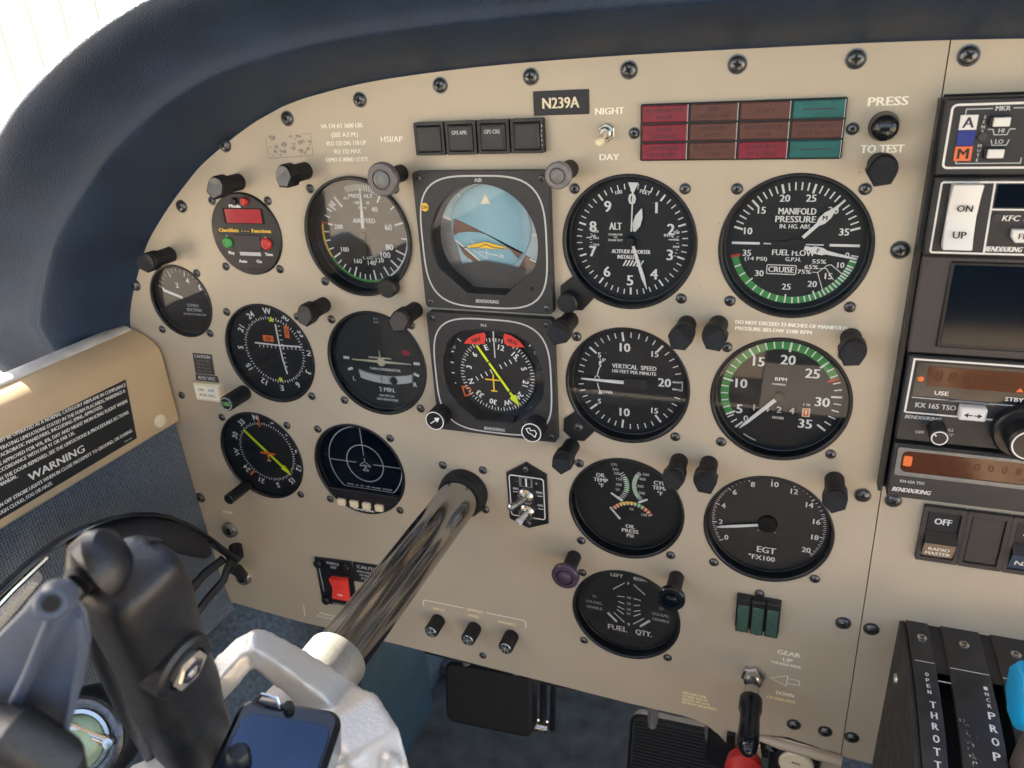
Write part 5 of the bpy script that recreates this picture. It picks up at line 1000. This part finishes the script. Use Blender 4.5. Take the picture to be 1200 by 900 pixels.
# ------------------------------------------------------------------ rudder pedals and things under the panel
def boxw(b, x0, x1, y0, y1, z0, z1, m):
    vs = [(x, y, z) for x in (x0, x1) for y in (y0, y1) for z in (z0, z1)]; b.add(vs, [(0, 1, 3, 2), (4, 6, 7, 5), (0, 4, 5, 1), (2, 3, 7, 6), (0, 2, 6, 4), (1, 5, 7, 3)], m, True)
def pedal(x, y, z, wd, ht, label, tilt=25, rot=0, ribs=17):
    t = thing('rudder_pedal', label, 'pedal', (x, y, z), 'rudder pedals under the panel'); a = R_(tilt)
    f2 = Fr((x, y, z), (math.cos(R_(rot)), 0, math.sin(R_(rot))), (-math.sin(R_(rot)), math.sin(a), math.cos(a)))
    b = MB(f2); b.prism(rrect(-wd / 2, wd / 2, -ht / 2, ht / 2, 9, 5), -9, 9, 'rubber', 3)
    for i in range(ribs): v = -ht / 2 + 7 + i * (ht - 14) / 16; b.prism(rrect(-wd / 2 + 5, wd / 2 - 5, v - .8, v + .8, .4, 1), 8.5, 10.4, 'rubber', .3)
    b.build('pad', t)
    b = MB(); b.tube([(x - wd * .28, y + 6, z + ht * .35), (x - wd * .28, y + 26, z + 140)], 5, 'lens_grey', n=10, raw=True); b.tube([(x + wd * .3, y + 6, z + ht * .35), (x + wd * .3, y + 26, z + 140)], 6, 'lens_grey', n=10, raw=True); b.build('arm', t)
    b = MB(); b.tube([(x + wd * .5 + 6, y + 4, z - 28), (x + wd * .5 + 9, y + 22, z + 120)], 3.6, 'black', n=10, raw=True); b.tube([(x + wd * .46, y, z - 26), (x + wd * .5 + 12, y + 2, z - 27)], 6, 'steel', n=12, raw=True); b.tube([(x + wd * .5 + 16, y + 4, z - 30), (x + wd * .5 + 19, y + 22, z + 120)], 3, 'black', n=10, raw=True); b.build('brake_linkage', t)
q = P(575, 815, -90); pedal(q.x, q.y, q.z, 94, 64, 'smooth black rudder pedal hanging below the dimmer knobs', 20, 4, 0)
q = P(795, 884, -90); pedal(q.x, q.y, q.z, 92, 62, 'ribbed black rudder pedal at the bottom edge left of the red knob', 30, 2)
b = MB(); boxw(b, -215, -95, 66, 120, -428, -372, 'rubber'); tag(b.build('dark_filler_block', bevel=3), 'added dark block under the panel above the smooth pedal', 'bracket')  # box added to make the space above the pedal black
b = MB(); b.tube([(-300, 70, -388), (0, 72, -392), (160, 74, -396)], 7, 'black', n=12, raw=True); b.tube([(-60, 110, -400), (60, 112, -402)], 10, 'steel', n=12, raw=True); tag(b.build('torque_tube'), 'dark cross tubes running behind the panel above the pedals', 'tube')
for k_, (x_, z_, r_, l_) in enumerate(((-70, -384, 3.2, 'thin black cable sagging under the panel between the pedals'), (-20, -392, 4, 'thicker black hose sagging under the panel right of the first pedal'))):
    b = MB(); b.tube([(x_ - 130, 30, -366), (x_ - 60, 40, z_ - 4), (x_, 48, z_ - 10), (x_ + 70, 42, z_ - 2), (x_ + 130, 30, -364)], r_, 'black', n=10, raw=True); tag(b.build('cable'), l_, 'cable')
b = MB(); boxw(b, 60, 100, 30, 60, -440, -372, 'black'); boxw(b, 150, 310, 10, 460, -600, -400, 'carpet'); tag(b.build('carpeted_tunnel', bevel=4), 'dark carpeted tunnel right of the pedals, below the throttle box', 'tunnel')
b = MB(); boxw(b, -280, -262, 24, 150, -600, -366, 'teal_wall'); tag(b.build('footwell_side'), 'dark teal footwell side behind the chrome shaft', 'wall panel')

b = MB(); boxw(b, -300, -286, 152, 470, -600, -300, 'carpet'); boxw(b, -286, -240, 200, 470, -600, -585, 'carpet'); tag(b.build('carpet_panel', bevel=3), 'grey carpeted footwell panel behind the dark teal side', 'wall panel')
# ------------------------------------------------------------------ control yoke
ax = (-119.7, -186)
t = thing('control_yoke', 'polished control yoke on a chrome shaft, with glossy dark center box', 'control yoke', (ax[0], 0, ax[1])); fr = pf(*ax)
b = MB(fr); b.lathe([(17.8, -1), (18.3, 2), (18.3, 5), (17, 7.5), (17.5, 9.5), (16.4, 12), (15, 12)], 'rubber', n=48); b.build('shaft_seal', t)
for x, z in ((-135.7, -166.9), (-104, -166.5), (-104.6, -199.8)): screw(t, x, z)
b = MB(fr); b.lathe([(14.9, -40), (14.9, 178)], 'chrome', n=64); b.build('shaft', t)
b = MB(fr); b.lathe([(15.2, 173), (17, 173.4), (17.2, 174), (17.2, 206), (16, 209)], 'collar_metal', n=56); b.build('shaft_collar', t)
def V3(px, py, d): q = P(px, py, d); return tuple(q)
b = MB()
hubp = (ax[0], -212, ax[1])
for pth, rd, fl in (([(-119.7, -206, -186), (-119.7, -222, -187), (-117, -234, -190)], [17, 20, 17], 1),
                ([V3(412, 842, 219), V3(372, 806, 222), V3(330, 776, 225), V3(300, 757, 227), V3(290, 757, 229)], [12, 10, 8.6, 7.6, 7], .8),
                ([V3(296, 757, 227), V3(287, 764, 230), V3(266, 786, 238), V3(240, 815, 246), V3(205, 850, 256)], [7, 7.2, 7.6, 8, 8.4], .8),
                ([V3(398, 836, 222), V3(418, 850, 228), V3(436, 880, 236), V3(448, 915, 242), V3(450, 960, 246)], [12, 14, 14, 13, 13], .85),
                ([V3(430, 880, 236), V3(330, 915, 256), V3(285, 893, 262), V3(225, 905, 268), V3(150, 935, 270)], [12, 15, 12, 12, 12], .9),
                ([V3(448, 885, 238), V3(458, 893, 240), V3(463, 905, 242)], [3.4, 4, 4], 1)):
    b.tube(pth, [r * (1.22 if fl < 1 else 1) for r in rd], 'cast', n=4 if fl < 1 else 20, raw=True, flat=fl, ph=math.pi / 4 if fl < 1 else 0)
b.build('yoke_casting', t, remesh=1.3)
# glossy center box facing the pilot
c_ = P(342, 872, 272); nrm = Vector((.2, -.07, .98)).normalized(); U = Vector((1, 0, 0)) - nrm * nrm.x; U = (Matrix.Rotation(R_(14), 3, nrm) @ U.normalized()); f2 = Fr(tuple(c_), tuple(U), tuple(nrm.cross(U)))
b = MB(f2); b.prism(rrect(-25, 15, -36, 17, 7, 7), -17, 0, 'black_gloss', 2.2); b.build('control_box', t)
b = MB(f2); b.prism(rrect(-21.5, 12.4, -33, 9.5, 5, 7), -.2, .35, 'mirror_face', .3); b.build('control_face', t)
b = MB(f2); b.lathe([(4.4, 0), (4.2, 4), (3.2, 5.4), (0, 5.8)], 'arm_black', -16, -9, 24); b.build('button', t)
b = MB(f2); b.tube([(-20, 14, 0), (-17, 15.4, 3.4), (-11, 15, 3.6), (-9, 13, .4)], .8, 'steel', n=8); b.lathe([(2.2, 0), (2, 2.6), (0, 3)], 'rubber', -6, 13.4, 14); b.build('clip', t)

# ------------------------------------------------------------------ double socket mount arm on the yoke
t = thing('mount_arm', 'black double ended socket arm with silver hexagon bolt, clamped to the yoke', 'mount arm', V3(190, 760, 285))
A0 = Vector(V3(148, 662, 300)); A1 = Vector(V3(232, 880, 268))
ad = (A1 - A0).normalized(); vw = (C0 - (A0 + A1) / 2).normalized(); sd_ = ad.cross(vw).normalized(); nn = sd_.cross(ad).normalized()
cr0 = M3 @ Vector((1, 0, 0)); rt_ = [Matrix.Rotation(R_(a), 3, ad) for a in (28, -28)]; rt_ = max(rt_, key=lambda m_: (m_ @ (nn if nn.dot(vw) > 0 else -nn)).dot(cr0)); sd_ = rt_ @ sd_; nn = rt_ @ nn
Lh = (A1 - A0).length; f2 = Fr(tuple((A0 + A1) / 2), tuple(sd_), tuple(-ad)); sgn = 1 if f2.N.dot(vw) > 0 else -1
KW = 1.10
hw = [(h_[0], h_[1] * KW) for h_ in [(-.5, 9), (-.46, 12.2), (-.40, 13.2), (-.25, 12.8), (-.08, 12), (.04, 13.2), (.12, 13.6), (.22, 12.2), (.38, 12.8), (.47, 11.4), (.5, 8.5)]]
b = MB(f2); rows = []; NS = 20; vs = []; fs = []
for s_, h_ in hw:
    for j in range(NS):
        a = 2 * math.pi * j / NS; ca, sa = math.cos(a), math.sin(a); e = .62
        vs.append((h_ * math.copysign(abs(ca) ** e, ca), -s_ * Lh, 11.4 * (h_ / 13) ** .6 * math.copysign(abs(sa) ** e, sa)))
for i in range(len(hw) - 1):
    for j in range(NS): q = (j + 1) % NS; fs.append((i * NS + j, i * NS + q, i * NS + NS + q, i * NS + NS + j))
fs += [tuple(range(NS)), tuple(range(len(hw) * NS - 1, len(hw) * NS - NS - 1, -1))]
b.add(vs, fs, 'arm_black'); b.build('arm_body', t, sub=2)
b = MB(f2); b.add([(h_ * 1.02 * sx, -s_ * Lh, wz) for sx in (-1,) for s_, h_ in hw for wz in (-1.2 - 2 * sgn, 1 - 2 * sgn)], [(2 * i, 2 * i + 1, 2 * i + 3, 2 * i + 2) for i in range(len(hw) - 1)], 'void'); b.build('clamp_seam', t)
bc = (-1.5 if sd_.dot(cr0) > 0 else 1.5, .16 * Lh); b = MB(f2); b.lathe([(11.6, 4 * sgn), (11.2, 13.6 * sgn), (10, 14.8 * sgn), (7.4, 14.8 * sgn), (7, 12.4 * sgn), (0, 12.4 * sgn)], 'arm_black', *bc, 36); b.build('bolt_boss', t)
b = MB(f2); o = [(bc[0] + 6.4 * math.cos(R_(a + 15)), bc[1] + 6.4 * math.sin(R_(a + 15))) for a in range(0, 360, 60)]; b.prism(o, 11 * sgn, 16 * sgn, 'collar_metal', .7 * sgn)
b.lathe([(5.2, 15.9 * sgn), (4.6, 16.8 * sgn), (2.4, 17 * sgn), (2, 16.2 * sgn), (0, 16.2 * sgn)], 'steel', *bc, 6)
b.build('bolt', t)
b = MB(); A2 = Vector(V3(88, 688, 312)); c2 = Vector(V3(122, 660, 303)); c1 = Vector(V3(146, 650, 300)); b.tube([tuple(c1), tuple(c1 * .5 + c2 * .5), tuple(c2), tuple(Vector(V3(104, 670, 306))), tuple(Vector(V3(95, 680, 309))), tuple(A2)], [4, 9.5, 10.6, 9.2, 5, 4], 'arm_black', n=20, raw=True); b.tube([tuple(A2), tuple(A2 + (A2 - c2).normalized() * 8)], [4, 4], 'arm_black', n=16, raw=True); b.build('ball_stud', t)
b = MB(); b.tube([V3(106, 700, 290), V3(118, 760, 280), V3(150, 830, 268), V3(182, 888, 258)], [3, 4.6, 4.6, 4], 'arm_black', n=14, raw=True); b.build('clamp_half', t)
# bracket of the holder
t = thing('holder_bracket', 'blue black ribbed plastic holder bracket at the lower left corner', 'bracket', V3(40, 780, 315))
b = MB(); fr_ = [(66, 683), (84, 690), (102, 716), (108, 748), (98, 800), (80, 855), (66, 905), (50, 960), (-60, 960), (-60, 800), (0, 740), (26, 714), (44, 690)]
dep = lambda x, y: 334 - (x - 40) * .06 + (y - 780) * .04
f1 = [V3(x, y, dep(x, y)) for x, y in fr_]; away = (Vector(V3(40, 780, 300)) - C0).normalized() * 7
f2_ = [tuple(Vector(q) + away) for q in f1]; n = len(f1)
b.add(f1 + f2_, [tuple(range(n)), tuple(range(2 * n - 1, n - 1, -1))] + [(i, (i + 1) % n, n + (i + 1) % n, n + i) for i in range(n)], 'bracket_blue', True); b.build('plate', t, bevel=1.2, seg=3)
b = MB(); b.tube([V3(60, 722, 335), V3(34, 790, 337), V3(4, 850, 340), V3(-20, 900, 343)], [1, 1.5, 1.6, 1.7], 'bracket_blue', n=12, raw=True); b.tube([V3(92, 722, 333), V3(98, 760, 333), V3(84, 830, 336), V3(66, 895, 338)], [.8, .9, .9, .9], 'bracket_blue', n=10, raw=True); b.build('rib', t)
k1 = Vector(V3(68, 700, 332)); k2 = Vector(V3(62, 706, 341)); b = MB(); b.tube([tuple(k1 + away * .6), tuple(k1), tuple(k2), tuple(k2 + (k2 - k1) * .25)], [4, 4.4, 4, 3], 'bracket_blue', n=24, raw=True); b.build('knuckle', t); b = MB(); b.tube([tuple(k2), tuple(k2 + (k2 - k1) * .32)], [2, 1.8], 'void', n=16, raw=True); b.build('pivot', t)
b = MB(); b.tube([V3(-30, 850, 345), V3(20, 862, 345), V3(60, 893, 343), V3(70, 940, 341)], [6, 7, 7.6, 7.6], 'arm_black', n=16, raw=True); b.build('clamp', t)

# ------------------------------------------------------------------ headset hanging on the side wall
t = thing('headset', 'black headset with padded headband and silver ringed ear cup hung at lower left', 'headset', V3(150, 720, 150))
hb = [V3(-30, 722, 205), V3(10, 683, 185), V3(50, 645, 165), V3(100, 615, 140), V3(150, 602, 112), V3(190, 604, 88), V3(230, 622, 62), V3(258, 643, 44), V3(276, 656, 32)]
def ribbon(b, path, wd, th, m, side=(0, -.5, 1)):
    P_ = [Vector(p) for p in path]; vs = []; k = len(P_); sv = Vector(side).normalized()
    for i, p in enumerate(P_):
        tg = (P_[min(i + 1, k - 1)] - P_[max(i - 1, 0)]).normalized(); s2 = (sv - tg * sv.dot(tg)).normalized(); n2 = tg.cross(s2); q = wd[i] if isinstance(wd, list) else wd
        for a, c in ((-q, -th), (q, -th), (q, th), (-q, th)): vs.append(tuple(p + s2 * a / 2 + n2 * c / 2))
    b.add(vs, [(4 * i + j, 4 * i + (j + 1) % 4, 4 * i + 4 + (j + 1) % 4, 4 * i + 4 + j) for i in range(k - 1) for j in range(4)] + [(3, 2, 1, 0), tuple(range(4 * k - 4, 4 * k))], m, True)
b = MB(); ribbon(b, hb, [22, 22, 22, 20, 18, 16, 13, 10, 8], 3.4, 'black_gloss', (1, -.3, .5)); b.build('headband', t, bevel=.7, sub=1)
b = MB(); b.tube([V3(-20, 728, 203), V3(16, 690, 183), V3(56, 652, 163)], 2.2, 'steel', n=8, raw=True); b.build('band_highlight', t)  # bright strip standing in for light reflected off the headband
b = MB(); b.tube([V3(84, 640, 146), V3(120, 630, 128), V3(165, 622, 104), V3(200, 626, 84), V3(228, 638, 64), V3(240, 648, 56)], [8, 14, 16, 15, 12, 6], 'foam', n=16, raw=True, flat=.8); b.build('head_pad', t)
b = MB(); b.tube([V3(-25, 745, 188), V3(0, 716, 178), V3(24, 692, 166), V3(44, 676, 158)], [13, 13, 11, 6], 'mesh_grey', n=16, raw=True, flat=.6); b.build('ear_cushion', t)
b = MB(); b.tube([V3(276, 640, 20), V3(277, 650, 26), V3(270, 660, 30)], [5.5, 6.5, 5], 'rubber', n=14, raw=True); b.tube([V3(284, 674, 12), V3(278, 668, 22), V3(268, 664, 30)], [4.6, 5.2, 4.4], 'rubber', n=14, raw=True); b.build('plug', t)
b = MB(); b.tube([V3(268, 662, 30), V3(262, 680, 36), V3(246, 698, 50), V3(232, 716, 64), V3(226, 728, 70)], 3.2, 'black', n=10, raw=True); b.tube([V3(262, 655, 36), V3(240, 672, 48), V3(226, 688, 60), V3(215, 712, 74), V3(205, 740, 90)], 3.6, 'rubber', n=10, raw=True); b.tube([V3(205, 690, 60), V3(212, 705, 62), V3(222, 722, 66)], 5, 'rubber', n=10, raw=True); b.build('cable', t)
cupc = Vector(V3(94, 868, 205)); cn = (Vector((.35, -.75, .55))).normalized(); cu = Vector((1, .2, -.2)); f2 = Fr(tuple(cupc), tuple(cu - cn * cu.dot(cn)), tuple(cn.cross(cu - cn * cu.dot(cn))))
b = MB(f2); b.lathe([(30, -24), (31, -12), (30, -6), (27, -2), (0, -2)], 'black', n=48); b.build('ear_cup', t)
b = MB(f2); b.lathe([(26.6, -3), (27, 1), (25.4, 3), (23, 3.4), (22.6, 1), (20, .8)], 'screw_black', n=56); b.lathe([(20, .8), (19.4, 3), (17, 3.2)], 'steel', n=56); b.build('cup_ring', t)
b = MB(f2); b.lathe([(17.2, 0), (15, 5), (9, 9), (0, 10)], 'cup_green', 0, -1, 40); b.build('cup_cover', t)
b = MB(f2); b.tube([(-24, 6, 4), (-4, 9, 7.5), (20, 4, 5)], [2.6, 3, 2.6], 'steel', n=10, flat=.5); b.lathe([(3.6, 5), (3.2, 7.6), (0, 8)], 'steel', 20, 4, 18); b.build('yoke_strap', t)
for o_ in bpy.data.objects:
    for k_ in ('_w', '_g'):
        if k_ in o_: del o_[k_]
